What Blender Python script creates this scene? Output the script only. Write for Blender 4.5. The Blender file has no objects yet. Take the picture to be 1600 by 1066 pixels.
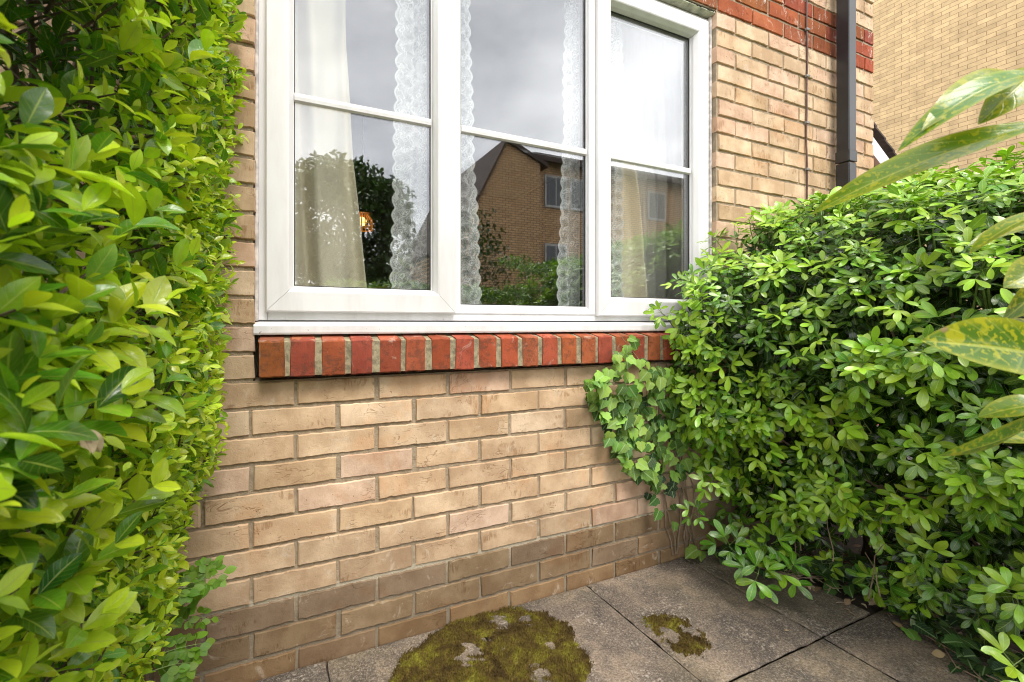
import bpy, math, random
import numpy as np

rng = np.random.default_rng(7)
random.seed(7)
SC = bpy.context.scene
COL = SC.collection
H = 0.955                     # eye height of the photographer, metres
F, CX, CY, YAW = 703.35, 740.4, 505.7, 0.418
WY = 1.3433                   # the plane of the brick front

def ray(px, py):
    """direction through a photo pixel (1600 px wide), per unit of depth"""
    u, v = (px - CX) / F, (CY - py) / F
    return np.array([math.sin(YAW) + u * math.cos(YAW), math.cos(YAW) - u * math.sin(YAW), v])
def at_y(px, py, y):
    r = ray(px, py); return np.array([0, 0, H]) + r * (y / r[1])
def at_t(px, py, t):
    return np.array([0, 0, H]) + ray(px, py) * t
def on_ground(px, py):
    r = ray(px, py); return np.array([0, 0, H]) + r * (-H / r[2])

# ------------------------------------------------------------------ object helpers
def tag(o, label=None, cat=None, group=None, kind=None):
    if label: o['label'] = label
    if cat: o['category'] = cat
    if group: o['group'] = group
    if kind: o['kind'] = kind
    return o

def thing(name, label, cat, loc=(0, 0, 0), group=None):
    o = bpy.data.objects.new(name, None); COL.objects.link(o)
    o.location = loc; o.empty_display_size = 0.1
    return tag(o, label, cat, group)

def root_loc(p):
    l = np.zeros(3)
    while p is not None:
        l = l + np.array(p.location); p = p.parent
    return l

def build(name, V, Fc, mat, parent=None, smooth=False, attr=None, loc=None):
    """V: (n,3) world coordinates; Fc: (m,k) array or a list of faces; attr: dict name -> (n,4)"""
    V = np.asarray(V, float)
    off = root_loc(parent) if parent is not None else np.zeros(3)
    if parent is None and loc is not None: off = np.asarray(loc, float)
    me = bpy.data.meshes.new(name)
    if isinstance(Fc, np.ndarray):
        n, k = Fc.shape
        me.vertices.add(len(V)); me.vertices.foreach_set('co', (V - off).ravel())
        me.loops.add(n * k); me.loops.foreach_set('vertex_index', Fc.ravel().astype(np.int32))
        me.polygons.add(n); me.polygons.foreach_set('loop_start', np.arange(0, n * k, k, dtype=np.int32))
        me.polygons.foreach_set('loop_total', np.full(n, k, dtype=np.int32))
    else:
        me.from_pydata((V - off).tolist(), [], [list(map(int, f)) for f in Fc])
    for an, av in (attr or {}).items():
        a = me.attributes.new(an, 'FLOAT_COLOR', 'POINT'); a.data.foreach_set('color', np.asarray(av, np.float32).ravel())
    me.update(); me.validate()
    me.polygons.foreach_set('use_smooth', np.full(len(me.polygons), bool(smooth)))
    me.materials.append(mat)
    o = bpy.data.objects.new(name, me); COL.objects.link(o)
    if parent is not None: o.parent = parent
    elif loc is not None: o.location = loc
    return o

class MB:
    """collects shapes that become one mesh"""
    def __init__(s): s.V, s.F = [], []
    def add(s, V, Fc):
        b = len(s.V); s.V.extend([tuple(map(float, v)) for v in V]); s.F.extend([tuple(b + int(i) for i in f) for f in Fc])
    def box(s, x0, x1, y0, y1, z0, z1, bev=0.0):
        if bev <= 0:
            V = [(x, y, z) for x in (x0, x1) for y in (y0, y1) for z in (z0, z1)]
            s.add(V, [(0, 1, 3, 2), (4, 6, 7, 5), (0, 4, 5, 1), (2, 3, 7, 6), (0, 2, 6, 4), (1, 5, 7, 3)]); return
        import bmesh
        bm = bmesh.new(); bmesh.ops.create_cube(bm, size=1)
        for v in bm.verts:
            v.co = ((x0 + x1) / 2 + v.co.x * (x1 - x0), (y0 + y1) / 2 + v.co.y * (y1 - y0), (z0 + z1) / 2 + v.co.z * (z1 - z0))
        bmesh.ops.bevel(bm, geom=bm.edges[:], offset=bev, segments=2, affect='EDGES', profile=.6)
        bm.verts.index_update()
        s.add([v.co[:] for v in bm.verts], [[v.index for v in f.verts] for f in bm.faces]); bm.free()
    def tube(s, pts, rad, n=6, cap=True):
        pts = [np.asarray(p, float) for p in pts]
        if not hasattr(rad, '__len__'): rad = [rad] * len(pts)
        V, Fc = [], []
        for i, p in enumerate(pts):
            d = pts[min(i + 1, len(pts) - 1)] - pts[max(i - 1, 0)]; d = d / (np.linalg.norm(d) + 1e-9)
            a = np.cross(d, (0, 0, 1) if abs(d[2]) < .9 else (1, 0, 0)); a /= np.linalg.norm(a); b = np.cross(d, a)
            for k in range(n):
                t = 2 * math.pi * k / n
                V.append(p + rad[i] * (math.cos(t) * a + math.sin(t) * b))
        for i in range(len(pts) - 1):
            for k in range(n):
                Fc.append((i * n + k, i * n + (k + 1) % n, (i + 1) * n + (k + 1) % n, (i + 1) * n + k))
        if cap:
            Fc.append(tuple(range(n))[::-1]); Fc.append(tuple((len(pts) - 1) * n + k for k in range(n)))
        s.add(V, Fc)
    def prism(s, poly, axis, a0, a1):
        """poly: 2-D outline; axis 0/1/2 is the extrusion direction"""
        n = len(poly); V = []
        for a in (a0, a1):
            for p in poly:
                v = [p[0], p[1]]; v.insert(axis, a); V.append(v)
        s.add(V, [tuple(range(n)), tuple(range(2 * n - 1, n - 1, -1))] + [(i, n + i, n + (i + 1) % n, (i + 1) % n) for i in range(n)])
    def build(s, name, mat, parent=None, smooth=False, loc=None):
        o = build(name, np.array(s.V), s.F, mat, parent, smooth, loc=loc)
        import bmesh
        bm = bmesh.new(); bm.from_mesh(o.data); bmesh.ops.recalc_face_normals(bm, faces=bm.faces[:]); bm.to_mesh(o.data); bm.free()
        return o

# ------------------------------------------------------------------ node helpers
class NT:
    def __init__(s, name):
        s.m = bpy.data.materials.new(name); s.m.use_nodes = True
        s.t = s.m.node_tree; s.t.nodes.clear()
        s.out = s.t.nodes.new('ShaderNodeOutputMaterial')
    def put(s, sock, v):
        if isinstance(v, bpy.types.NodeSocket): s.t.links.new(v, sock)
        elif isinstance(v, bpy.types.Node): s.t.links.new(v.outputs[0], sock)
        else:
            if hasattr(sock.default_value, '__len__') and not hasattr(v, '__len__'): v = [v] * len(sock.default_value)
            if hasattr(v, '__len__') and len(v) == 3 and len(sock.default_value) == 4: v = (*v, 1)
            sock.default_value = v
    def n(s, ty, ins=None, **props):
        nd = s.t.nodes.new('ShaderNode' + ty)
        for k, v in props.items(): setattr(nd, k, v)
        for k, v in (ins or {}).items(): s.put(nd.inputs[k], v)
        return nd
    def math(s, op, a, b=0.0, c=None, clamp=False):
        nd = s.n('Math', {0: a, 1: b}, operation=op, use_clamp=clamp)
        if c is not None: s.put(nd.inputs[2], c)
        return nd.outputs[0]
    def mix(s, f, a, b, blend='MIX'):
        nd = s.t.nodes.new('ShaderNodeMix'); nd.data_type = 'RGBA'; nd.blend_type = blend
        s.put(nd.inputs[0], f); s.put(nd.inputs[6], a); s.put(nd.inputs[7], b)
        return nd.outputs[2]
    def noise(s, vec, scale, detail=3, rough=.55, dist=0.0):
        nd = s.n('TexNoise', {'Scale': scale, 'Detail': detail, 'Roughness': rough, 'Distortion': dist})
        if vec is not None: s.put(nd.inputs['Vector'], vec)
        return nd.outputs[0]
    def ramp(s, f, *stops):
        nd = s.n('ValToRGB', {0: f}); e = nd.color_ramp.elements
        while len(e) < len(stops): e.new(.5)
        for el, (p, c) in zip(e, stops):
            el.position = p; el.color = (*c, 1) if hasattr(c, '__len__') else (c, c, c, 1)
        return nd.outputs[0]
    def smooth(s, f, lo, hi):
        return s.n('MapRange', {0: f, 1: lo, 2: hi}, interpolation_type='SMOOTHSTEP').outputs[0]
    def pos(s):
        return s.n('NewGeometry').outputs['Position']
    def scaled(s, vec, sc):
        return s.n('Mapping', {'Vector': vec, 'Scale': sc}).outputs[0]
    def pbr(s, base, rough=.6, bump=None, bs=.3, bd=.01, **kw):
        p = s.n('BsdfPrincipled', {'Base Color': base, 'Roughness': rough})
        for k, v in kw.items(): s.put(p.inputs[k.replace('_', ' ')], v)
        if bump is not None:
            s.put(p.inputs['Normal'], s.n('Bump', {'Height': bump, 'Strength': bs, 'Distance': bd}).outputs[0])
        return p
    def done(s, sh):
        s.put(s.out.inputs[0], sh.outputs[0] if isinstance(sh, bpy.types.Node) else sh); return s.m

def simple(name, col, rough=.6, noise=0.0, scale=20, metallic=0.0, bump=0.0):
    t = NT(name); p = t.pos()
    c = col
    nz = t.noise(p, scale, 4)
    if noise: c = t.mix(t.smooth(nz, .3, .7), [x * (1 - noise) for x in col], [min(1, x * (1 + noise)) for x in col])
    return t.done(t.pbr(c, rough, nz if bump else None, bump, .004, Metallic=metallic))

# bricks modelled one by one: colour from the brick's own attribute
def brick_mat():
    t = NT('brick_clay'); p = t.pos()
    a = t.n('Attribute', attribute_name='bc'); col = a.outputs['Color']; rnd = a.outputs['Alpha']
    big = t.noise(p, 9, 4, .6)
    c = t.mix(t.smooth(big, .35, .7), t.mix(1, col, (.80, .73, .66, 1), 'MULTIPLY'), t.mix(1, col, (1.12, 1.10, 1.06, 1), 'MULTIPLY'))
    # creases and drag marks of the moulded face
    st = t.noise(t.scaled(p, (70, 70, 14)), 1.6, 4, .7, .5)
    where = t.smooth(t.noise(t.scaled(p, (1, 1, 1.8)), 8.5, 3), .57, .66)
    sm = t.math('MULTIPLY', t.smooth(st, .46, .60), t.math('MULTIPLY', where, .62))
    c = t.mix(sm, c, t.mix(1, col, (.50, .36, .24, 1), 'MULTIPLY'))
    pale = t.math('MULTIPLY', t.smooth(t.noise(p, 17, 5, .65, .8), .58, .72), .35)
    c = t.mix(pale, c, (.66, .58, .47, 1))
    rim = t.math('MULTIPLY', t.smooth(t.noise(p, 5.5, 3, .6, .4), .56, .66), .32)
    c = t.mix(rim, c, t.mix(1, col, (.92, .66, .46, 1), 'MULTIPLY'))
    sp = t.smooth(t.noise(p, 150, 2, .5), .70, .76)
    c = t.mix(t.math('MULTIPLY', sp, .55), c, (.10, .07, .05, 1))
    # lime runs on the red band, black drip marks towards the pipe
    xyz = t.n('SeparateXYZ', {0: p}).outputs
    lime = t.math('MULTIPLY', t.smooth(t.noise(t.scaled(p, (9, 9, 2.2)), 5, 5, .7, .4), .57, .66), t.smooth(xyz[2], 2.27, 2.33))
    c = t.mix(t.math('MULTIPLY', t.math('MULTIPLY', lime, t.smooth(t.noise(p, 120, 3, .6), .42, .58)), .75), c, (.66, .60, .54, 1))
    drip = t.math('MULTIPLY', t.smooth(t.noise(t.scaled(p, (16, 16, 2.4)), 5, 4, .7, .3), .57, .63), t.smooth(xyz[0], 2.25, 2.5))
    c = t.mix(t.math('MULTIPLY', t.math('MULTIPLY', drip, t.smooth(t.noise(p, 60, 3, .6), .45, .55)), .6), c, (.05, .042, .035, 1))
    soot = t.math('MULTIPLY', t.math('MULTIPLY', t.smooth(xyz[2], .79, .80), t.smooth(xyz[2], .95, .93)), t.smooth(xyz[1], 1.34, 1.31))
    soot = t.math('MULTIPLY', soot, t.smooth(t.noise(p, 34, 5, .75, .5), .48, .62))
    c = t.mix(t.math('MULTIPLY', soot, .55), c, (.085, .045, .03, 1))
    crk = t.math('SUBTRACT', 1, t.smooth(t.math('ABSOLUTE', t.math('SUBTRACT', t.noise(t.scaled(p, (1, 1, 2.6)), 13, 3, .6, .8), .5)), .004, .016))
    crk = t.math('MULTIPLY', crk, t.smooth(t.noise(p, 8, 2), .55, .66))
    c = t.mix(t.math('MULTIPLY', crk, .5), c, t.mix(1, col, (.38, .27, .18, 1), 'MULTIPLY'))
    sm = t.math('ADD', sm, t.math('MULTIPLY', crk, 1.4))
    hgt = t.math('ADD', t.math('MULTIPLY', t.noise(p, 210, 4, .7), .5), t.math('ADD', t.math('MULTIPLY', t.noise(p, 46, 4, .6, .6), .8), t.math('MULTIPLY', sm, -.5)))
    return t.done(t.pbr(c, .88, hgt, .6, .0030, Specular_IOR_Level=.2))

def mortar_mat():
    t = NT('mortar'); p = t.pos()
    z = t.n('SeparateXYZ', {0: p}).outputs[2]
    n1 = t.noise(p, 40, 5, .7)
    c = t.ramp(n1, (.3, (.27, .205, .135)), (.7, (.44, .35, .245)))
    # pale bed at damp course level, dirtier below it
    band = t.math('SUBTRACT', 1, t.smooth(t.math('ABSOLUTE', t.math('SUBTRACT', z, .2008)), .007, .013))
    c = t.mix(t.math('MULTIPLY', band, .8), c, (.50, .44, .33, 1))
    low = t.smooth(z, .19, .14)
    c = t.mix(t.math('MULTIPLY', low, .55), c, (.17, .14, .10, 1))
    return t.done(t.pbr(c, .95, t.math('ADD', t.noise(p, 260, 4, .7), t.math('MULTIPLY', n1, 1.2)), .8, .004))

# far walls: procedural brickwork; 'across' picks the horizontal axis
def brickwork(name, across, c1, c2, mort, bump=.5, offx=0.0, ms=.0055):
    t = NT(name); s = t.n('SeparateXYZ', {0: t.pos()}).outputs
    v = t.n('CombineXYZ', {0: t.math('ADD', s[across], 50.0 + offx), 1: t.math('ADD', s[2], 0.0242)}).outputs[0]
    wob = t.n('VectorMath', {0: v, 1: t.n('VectorMath', {0: t.n('TexNoise', {'Vector': v, 'Scale': 14.0}).outputs[1], 1: (.006, .006, 0)}, operation='MULTIPLY').outputs[0]}, operation='ADD').outputs[0]
    b = t.n('TexBrick', {'Vector': wob, 'Color1': (*c1, 1), 'Color2': (*c2, 1), 'Mortar': (*mort, 1), 'Scale': 1.0,
            'Mortar Size': ms, 'Mortar Smooth': .15, 'Bias': 0.0, 'Brick Width': .225, 'Row Height': .075}, offset=.5, squash=1.0)
    n1 = t.noise(t.pos(), 5, 4, .6)
    c = t.mix(t.smooth(n1, .3, .75), t.mix(1, b.outputs[0], (.84, .82, .80, 1), 'MULTIPLY'), t.mix(1, b.outputs[0], (1.12, 1.1, 1.06, 1), 'MULTIPLY'))
    c = t.mix(t.math('MULTIPLY', t.smooth(t.noise(t.pos(), 60, 3, .6), .55, .75), .35), c, t.mix(1, b.outputs[0], (.6, .52, .42, 1), 'MULTIPLY'))
    h = t.math('ADD', t.math('MULTIPLY', b.outputs[1], -1.0), t.math('MULTIPLY', t.noise(t.pos(), 90, 4, .7), .3))
    return t.done(t.pbr(c, .9, h, bump, .012, Specular_IOR_Level=.25))

def pvc_mat():
    t = NT('white_upvc'); p = t.pos()
    n1 = t.noise(t.scaled(p, (6, 6, 1.2)), 3, 4, .6)
    c = t.mix(t.smooth(n1, .35, .75), (.755, .74, .745, 1), (.67, .645, .64, 1))
    sp = t.smooth(t.noise(t.scaled(p, (1, 1, .7)), 130, 2, .5, .5), .70, .75)
    low = t.smooth(t.n('SeparateXYZ', {0: p}).outputs[2], 1.00, .93)
    c = t.mix(t.math('MULTIPLY', sp, t.math('ADD', .06, t.math('MULTIPLY', low, .5))), c, (.12, .10, .09, 1))
    return t.done(t.pbr(c, .36, t.noise(t.scaled(p, (30, 30, 30)), 4, 2), .03, .002))

def glass_mat(name, k):
    t = NT(name)
    away = t.n('LayerWeight', {'Blend': .5}).outputs['Facing']      # the same from either side of the pane
    f = t.math('MULTIPLY', t.math('ADD', .042, t.math('MULTIPLY', t.math('POWER', away, 5.0), .958)), k, clamp=True)
    g = t.n('BsdfGlossy', {'Color': (.97, .98, 1, 1), 'Roughness': 0.0})
    tr = t.n('BsdfTransparent', {'Color': (.985, .99, .985, 1)})
    return t.done(t.n('MixShader', {0: f, 1: tr.outputs[0], 2: g.outputs[0]}))

def cloth_mat(name, c1, c2):
    t = NT(name); p = t.pos()
    w = t.noise(t.scaled(p, (400, 400, 60)), 1, 2)
    c = t.mix(w, c1, c2)
    d = t.pbr(c, .85, t.noise(p, 30, 3), .15, .01, Specular_IOR_Level=.2)
    tl = t.n('BsdfTranslucent', {'Color': c})
    return t.done(t.n('MixShader', {0: .18, 1: d.outputs[0], 2: tl.outputs[0]}))

def lace_mat():
    t = NT('white_lace'); a = t.n('Attribute', attribute_name='lc')
    s = t.n('SeparateColor', {0: a.outputs['Color']}).outputs   # u along width (m), v height (m), edge closeness
    v = t.n('CombineXYZ', {0: s[0], 1: s[1]}).outputs[0]
    net = t.n('TexVoronoi', {'Vector': v, 'Scale': 330.0}, feature='DISTANCE_TO_EDGE').outputs[0]
    mesh = t.math('SUBTRACT', 1, t.smooth(net, .05, .16))
    fl = t.n('TexVoronoi', {'Vector': t.n('VectorMath', {0: v, 1: t.n('VectorMath', {0: t.n('TexNoise', {'Vector': v, 'Scale': 60.0}).outputs[1], 1: (.012, .012, 0)}, operation='MULTIPLY').outputs[0]}, operation='ADD').outputs[0], 'Scale': 34.0}, feature='F1').outputs[0]
    petals = t.math('SINE', t.math('MULTIPLY', fl, 26))
    flower = t.math('MULTIPLY', t.smooth(petals, -.1, .5), t.smooth(fl, .62, .40))
    vine = t.math('SUBTRACT', 1, t.smooth(t.math('ABSOLUTE', t.math('SUBTRACT', t.noise(v, 26, 2, .5, .8), .5)), .012, .03))
    dens = t.math('MAXIMUM', t.math('MULTIPLY', mesh, .55), t.math('MAXIMUM', t.math('MULTIPLY', flower, .9), t.math('MULTIPLY', vine, .85)))
    dens = t.math('MAXIMUM', dens, t.math('MULTIPLY', t.smooth(s[2], .80, .93), .9))
    dens = t.math('ADD', t.math('MULTIPLY', dens, .66), .30, clamp=True)
    d = t.n('BsdfDiffuse', {'Color': (.86, .87, .88, 1)}); tl = t.n('BsdfTranslucent', {'Color': (.8, .8, .8, 1)})
    b = t.n('MixShader', {0: .3, 1: d.outputs[0], 2: tl.outputs[0]})
    tr = t.n('BsdfTransparent')
    return t.done(t.n('MixShader', {0: dens, 1: tr.outputs[0], 2: b.outputs[0]}))

# leaves: attribute lf = (s along, c across 0..1, age 0 old .. 1 young; also carries painted shade in the shrub, random)
def leaf_mat(name, old, mid, young, vein, rough=.34, trans=.28, spots=None, back=None, tipc=None, spec=.5):
    t = NT(name); a = t.n('Attribute', attribute_name='lf'); s = t.n('SeparateColor', {0: a.outputs['Color']}).outputs
    rnd = a.outputs['Alpha']; p = t.pos()
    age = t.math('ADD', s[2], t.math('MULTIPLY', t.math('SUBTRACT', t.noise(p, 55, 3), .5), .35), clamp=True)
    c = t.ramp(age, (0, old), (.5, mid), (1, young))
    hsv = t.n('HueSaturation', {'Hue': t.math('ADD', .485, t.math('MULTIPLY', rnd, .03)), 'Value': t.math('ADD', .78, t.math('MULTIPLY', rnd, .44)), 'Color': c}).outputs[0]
    c = hsv
    across = t.math('ABSOLUTE', t.math('MULTIPLY', t.math('SUBTRACT', s[1], .5), 2))
    mid_v = t.math('SUBTRACT', 1, t.smooth(across, .03, .10))
    side = t.math('FRACT', t.math('SUBTRACT', t.math('MULTIPLY', s[0], 7), t.math('MULTIPLY', across, 1.6)))
    sv = t.math('SUBTRACT', 1, t.smooth(t.math('ABSOLUTE', t.math('SUBTRACT', side, .5)), .02, .10))
    vm = t.math('MAXIMUM', t.math('MULTIPLY', mid_v, .6), t.math('MULTIPLY', sv, .22))
    if spots:
        sp = t.smooth(t.noise(p, 260, 2, .4, .6), .57, .62)
        bl = t.math('MAXIMUM', t.smooth(t.noise(p, 62, 2, .5), .60, .68), t.math('MULTIPLY', t.smooth(across, .62, .95), .6))
        c = t.mix(t.math('MAXIMUM', t.math('MULTIPLY', sp, .45), t.math('MULTIPLY', bl, .5)), c, (*spots, 1))
    c = t.mix(vm, c, (*vein, 1))
    # a few bitten, browned margins
    br = t.math('MULTIPLY', t.smooth(t.noise(p, 38, 3, .6), .66, .72), t.smooth(across, .55, .8))
    c = t.mix(t.math('MULTIPLY', br, .85), c, (.24, .16, .08, 1))
    bf = t.n('NewGeometry').outputs['Backfacing']
    bcol = t.mix(1, c, (1.05, 1.08, 1.3, 1), 'MULTIPLY')
    c2 = t.mix(t.math('MULTIPLY', bf, .8), c, bcol)
    h = t.math('ADD', t.math('MULTIPLY', vm, -.6), t.math('MULTIPLY', t.noise(p, 120, 2), .35))
    pb = t.pbr(c2, t.math('ADD', rough, t.math('MULTIPLY', bf, .25)), h, .35, .002, Specular_IOR_Level=spec)
    tl = t.n('BsdfTranslucent', {'Color': t.mix(1, c, (1.25, 1.42, .5, 1), 'MULTIPLY')})
    return t.done(t.n('MixShader', {0: trans, 1: pb.outputs[0], 2: tl.outputs[0]}))

def bark_mat(name, c1, c2):
    t = NT(name); p = t.pos(); n1 = t.noise(t.scaled(p, (1, 1, .3)), 60, 5, .7)
    return t.done(t.pbr(t.ramp(n1, (.3, c1), (.7, c2)), .9, n1, .8, .006))

def paving_mat():
    t = NT('concrete_slab'); p = t.pos()
    a = t.n('Attribute', attribute_name='bc')
    big = t.noise(p, 4.2, 6, .68, .4); md = t.noise(p, 9, 6, .75, .3); fine = t.noise(p, 190, 4, .75)
    c = t.ramp(big, (.38, (.088, .072, .058)), (.50, (.178, .140, .104)), (.62, (.31, .24, .168)))
    c = t.mix(1, c, a.outputs['Color'], 'MULTIPLY')
    c = t.mix(t.math('MULTIPLY', t.smooth(md, .49, .62), .62), c, (.105, .090, .078, 1))
    c = t.mix(t.math('MULTIPLY', t.smooth(fine, .50, .64), .55), c, (.40, .345, .285, 1))
    c = t.mix(t.math('MULTIPLY', t.smooth(fine, .45, .34), .6), c, (.075, .062, .052, 1))
    # pale lichen crust
    li = t.math('MULTIPLY', t.smooth(t.noise(p, 6, 3, .6, .5), .52, .64), t.smooth(t.noise(p, 75, 5, .75, .4), .52, .60))
    c = t.mix(t.math('MULTIPLY', li, .75), c, (.47, .405, .34, 1))
    # green algae film
    al = t.math('MULTIPLY', t.smooth(t.noise(p, 2.1, 3, .5, .3), .48, .66), .45)
    c = t.mix(al, c, t.mix(.5, (.13, .115, .045, 1), c))
    # dark damp speckle
    sp = t.smooth(t.noise(p, 95, 3, .6), .68, .73)
    c = t.mix(t.math('MULTIPLY', sp, .6), c, (.05, .042, .036, 1))
    pit = t.smooth(t.noise(p, 140, 4, .75), .49, .60)
    gr = t.smooth(t.noise(p, 85, 4, .8), .54, .62)
    c = t.mix(t.math('MULTIPLY', gr, .45), c, (.42, .35, .26, 1))
    c = t.mix(t.math('MULTIPLY', pit, .50), c, (.055, .045, .037, 1))
    h = t.math('ADD', t.math('MULTIPLY', fine, 1.0), t.math('SUBTRACT', t.math('MULTIPLY', md, .9), t.math('MULTIPLY', pit, .5)))
    return t.done(t.pbr(c, .85, h, .6, .004, Specular_IOR_Level=.3))

def soil_mat(name='dark_soil', c1=(.02, .015, .011), c2=(.075, .055, .038)):
    t = NT(name); p = t.pos(); n1 = t.noise(p, 22, 6, .75)
    return t.done(t.pbr(t.ramp(n1, (.3, c1), (.75, c2)), .95, n1, 1.0, .02))

def moss_mat():
    t = NT('moss'); p = t.pos()
    n1 = t.noise(p, 15, 4, .65, .5); n2 = t.noise(p, 120, 3, .7)
    c = t.ramp(n1, (.36, (.065, .040, .016)), (.49, (.125, .084, .024)), (.59, (.18, .15, .024)), (.70, (.28, .27, .04)))
    c = t.mix(t.math('MULTIPLY', t.smooth(n2, .4, .7), .55), c, (.06, .055, .012, 1))
    return t.done(t.pbr(c, .95, n2, 1.0, .006, Specular_IOR_Level=.1))

M = dict(
    brick=brick_mat(), mortar=mortar_mat(), sill_mortar=simple('sill_mortar', (.27, .225, .14), .95, .35, 70, bump=.8), pvc=pvc_mat(), glass=glass_mat('window_glass', 3.3), glass_in=glass_mat('inner_glass', .6), lace=lace_mat(),
    cream=cloth_mat('cream_cloth', (.82, .745, .59, 1), (.88, .81, .67, 1)), greycloth=cloth_mat('pale_lining', (.62, .60, .56, 1), (.70, .67, .63, 1)),
    paving=paving_mat(), soil=soil_mat(), moss=moss_mat(),
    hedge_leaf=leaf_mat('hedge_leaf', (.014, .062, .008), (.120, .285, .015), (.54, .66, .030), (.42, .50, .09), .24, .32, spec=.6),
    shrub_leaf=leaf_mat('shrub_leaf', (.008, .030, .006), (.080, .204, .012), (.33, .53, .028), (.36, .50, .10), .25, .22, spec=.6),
    ivy_leaf=leaf_mat('ivy_leaf', (.010, .036, .008), (.072, .160, .016), (.27, .43, .045), (.30, .42, .16), .38, .2),
    herb_leaf=leaf_mat('herb_leaf', (.06, .13, .010), (.11, .22, .013), (.19, .32, .018), (.16, .3, .04), .5, .3),
    laurel_leaf=leaf_mat('spotted_leaf', (.03, .085, .006), (.075, .165, .008), (.16, .24, .010), (.40, .42, .06), .26, .22, spots=(.52, .46, .012)),
    dry_leaf=leaf_mat('dry_leaf', (.10, .06, .03), (.26, .18, .10), (.46, .36, .25), (.3, .22, .13), .8, .15, spec=.2),
    tree_leaf=leaf_mat('tree_leaf', (.012, .030, .006), (.03, .07, .010), (.07, .14, .015), (.06, .12, .02), .4, .2),
    bark=bark_mat('bark', (.05, .033, .022), (.16, .115, .078)), twig=bark_mat('twig_bark', (.16, .11, .07), (.34, .25, .17)),
    greenstem=simple('green_stem', (.16, .24, .05), .5, .2, 60),
    pipe=simple('dark_grey_plastic', (.022, .023, .027), .28, .25, 9),
    cable=simple('brown_cable', (.10, .045, .032), .55, .3, 40), clip=simple('grey_clip', (.23, .21, .20), .5, .2, 60),
    lintel=simple('mossy_steel', (.46, .46, .36), .8, .35, 28, bump=.4), moss_dark=simple('black_moss', (.028, .026, .014), .95, .5, 60, bump=1),
    plaster=simple('plaster', (.30, .27, .23), .9, .08, 3), ceiling=simple('ceiling_paint', (.60, .59, .57), .9, .03, 3),
    carpet=simple('carpet', (.10, .075, .055), .95, .3, 50), gasket=simple('black_gasket', (.02, .02, .022), .5),
    tile=simple('roof_tile', (.075, .055, .048), .85, .35, 12, bump=.6), whitewood=simple('white_board', (.78, .77, .77), .5, .04, 8),
    brass=simple('brass', (.55, .33, .10), .3, .1, 30, metallic=1.0), asphalt=simple('asphalt', (.06, .06, .06), .9, .3, 60, bump=.5),
    farbrick=brickwork('neighbour_brick', 1, (.70, .52, .295), (.56, .41, .235), (.30, .20, .115), .5, ms=.0042),
    upbrick=brickwork('upper_brick', 0, (.56, .43, .25), (.47, .34, .20), (.22, .17, .12)),
    sidebrick=brickwork('side_brick', 1, (.56, .43, .25), (.47, .34, .20), (.22, .17, .12)),
    oppbrick=brickwork('opposite_brick', 0, (.70, .47, .27), (.54, .34, .185), (.13, .085, .05), ms=.012),
    oppside=brickwork('opposite_side', 1, (.47, .28, .14), (.37, .21, .11), (.13, .08, .05)),
    redbrick=brickwork('porch_red_brick', 0, (.40, .10, .045), (.33, .075, .035), (.28, .22, .16)),
    sealant=simple('old_sealant', (.58, .54, .51), .6, .3, 40, bump=.4), greyframe=simple('grey_frame', (.42, .42, .42), .5, .05, 8), darkpane=simple('dark_pane', (.03, .035, .04), .05), roofopp=simple('brown_roof', (.055, .036, .03), .85, .3, 6),
)
_t = NT('lamp_glow'); M['glow'] = _t.done(_t.n('Emission', {'Color': (1, .55, .18, 1), 'Strength': 1.6}))
_t = NT('amber_glass'); M['amber'] = _t.done(_t.pbr((.65, .28, .05), .2, None, Emission_Color=(1, .40, .08, 1), Emission_Strength=.10))

# ------------------------------------------------------------------ sky and sun (bright overcast)
w = bpy.data.worlds.new('World'); SC.world = w; w.use_nodes = True
wt = w.node_tree; wt.nodes.clear()
wo = wt.nodes.new('ShaderNodeOutputWorld'); bg = wt.nodes.new('ShaderNodeBackground'); bg.inputs[1].default_value = .1
sky = wt.nodes.new('ShaderNodeTexSky'); sky.sky_type = 'NISHITA'; sky.sun_disc = False
SUN_EL, SUN_AZ = math.radians(58), math.radians(176)     # compass direction the light comes from (0 = +Y, clockwise)
sky.sun_elevation = SUN_EL; sky.sun_rotation = SUN_AZ
tc = wt.nodes.new('ShaderNodeTexCoord')
mp = wt.nodes.new('ShaderNodeMapping'); mp.inputs['Scale'].default_value = (1, 1, 1.7); mp.inputs['Location'].default_value = (3.1, .4, 1.3)
nz = wt.nodes.new('ShaderNodeTexNoise'); nz.inputs['Scale'].default_value = 2.3; nz.inputs['Detail'].default_value = 6; nz.inputs['Roughness'].default_value = .52; nz.inputs['Distortion'].default_value = 0
cr = wt.nodes.new('ShaderNodeValToRGB')
for el, (p, c) in zip(cr.color_ramp.elements, ((.36, (5.6, 5.65, 5.9)), (.64, (12.5, 12.4, 12.3)))): el.position = p; el.color = (*c, 1)
mx = wt.nodes.new('ShaderNodeMix'); mx.data_type = 'RGBA'; mx.inputs[0].default_value = .9
wt.links.new(tc.outputs['Generated'], mp.inputs[0]); wt.links.new(mp.outputs[0], nz.inputs['Vector']); wt.links.new(nz.outputs[0], cr.inputs[0])
wt.links.new(sky.outputs[0], mx.inputs[6]); wt.links.new(cr.outputs[0], mx.inputs[7]); wt.links.new(mx.outputs[2], bg.inputs[0]); wt.links.new(bg.outputs[0], wo.inputs[0])
sl = bpy.data.lights.new('sun', 'SUN'); sl.energy = 1.3; sl.angle = math.radians(25); sl.color = (1, .95, .87)
so = bpy.data.objects.new('sun', sl); COL.objects.link(so)
import mathutils
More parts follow.
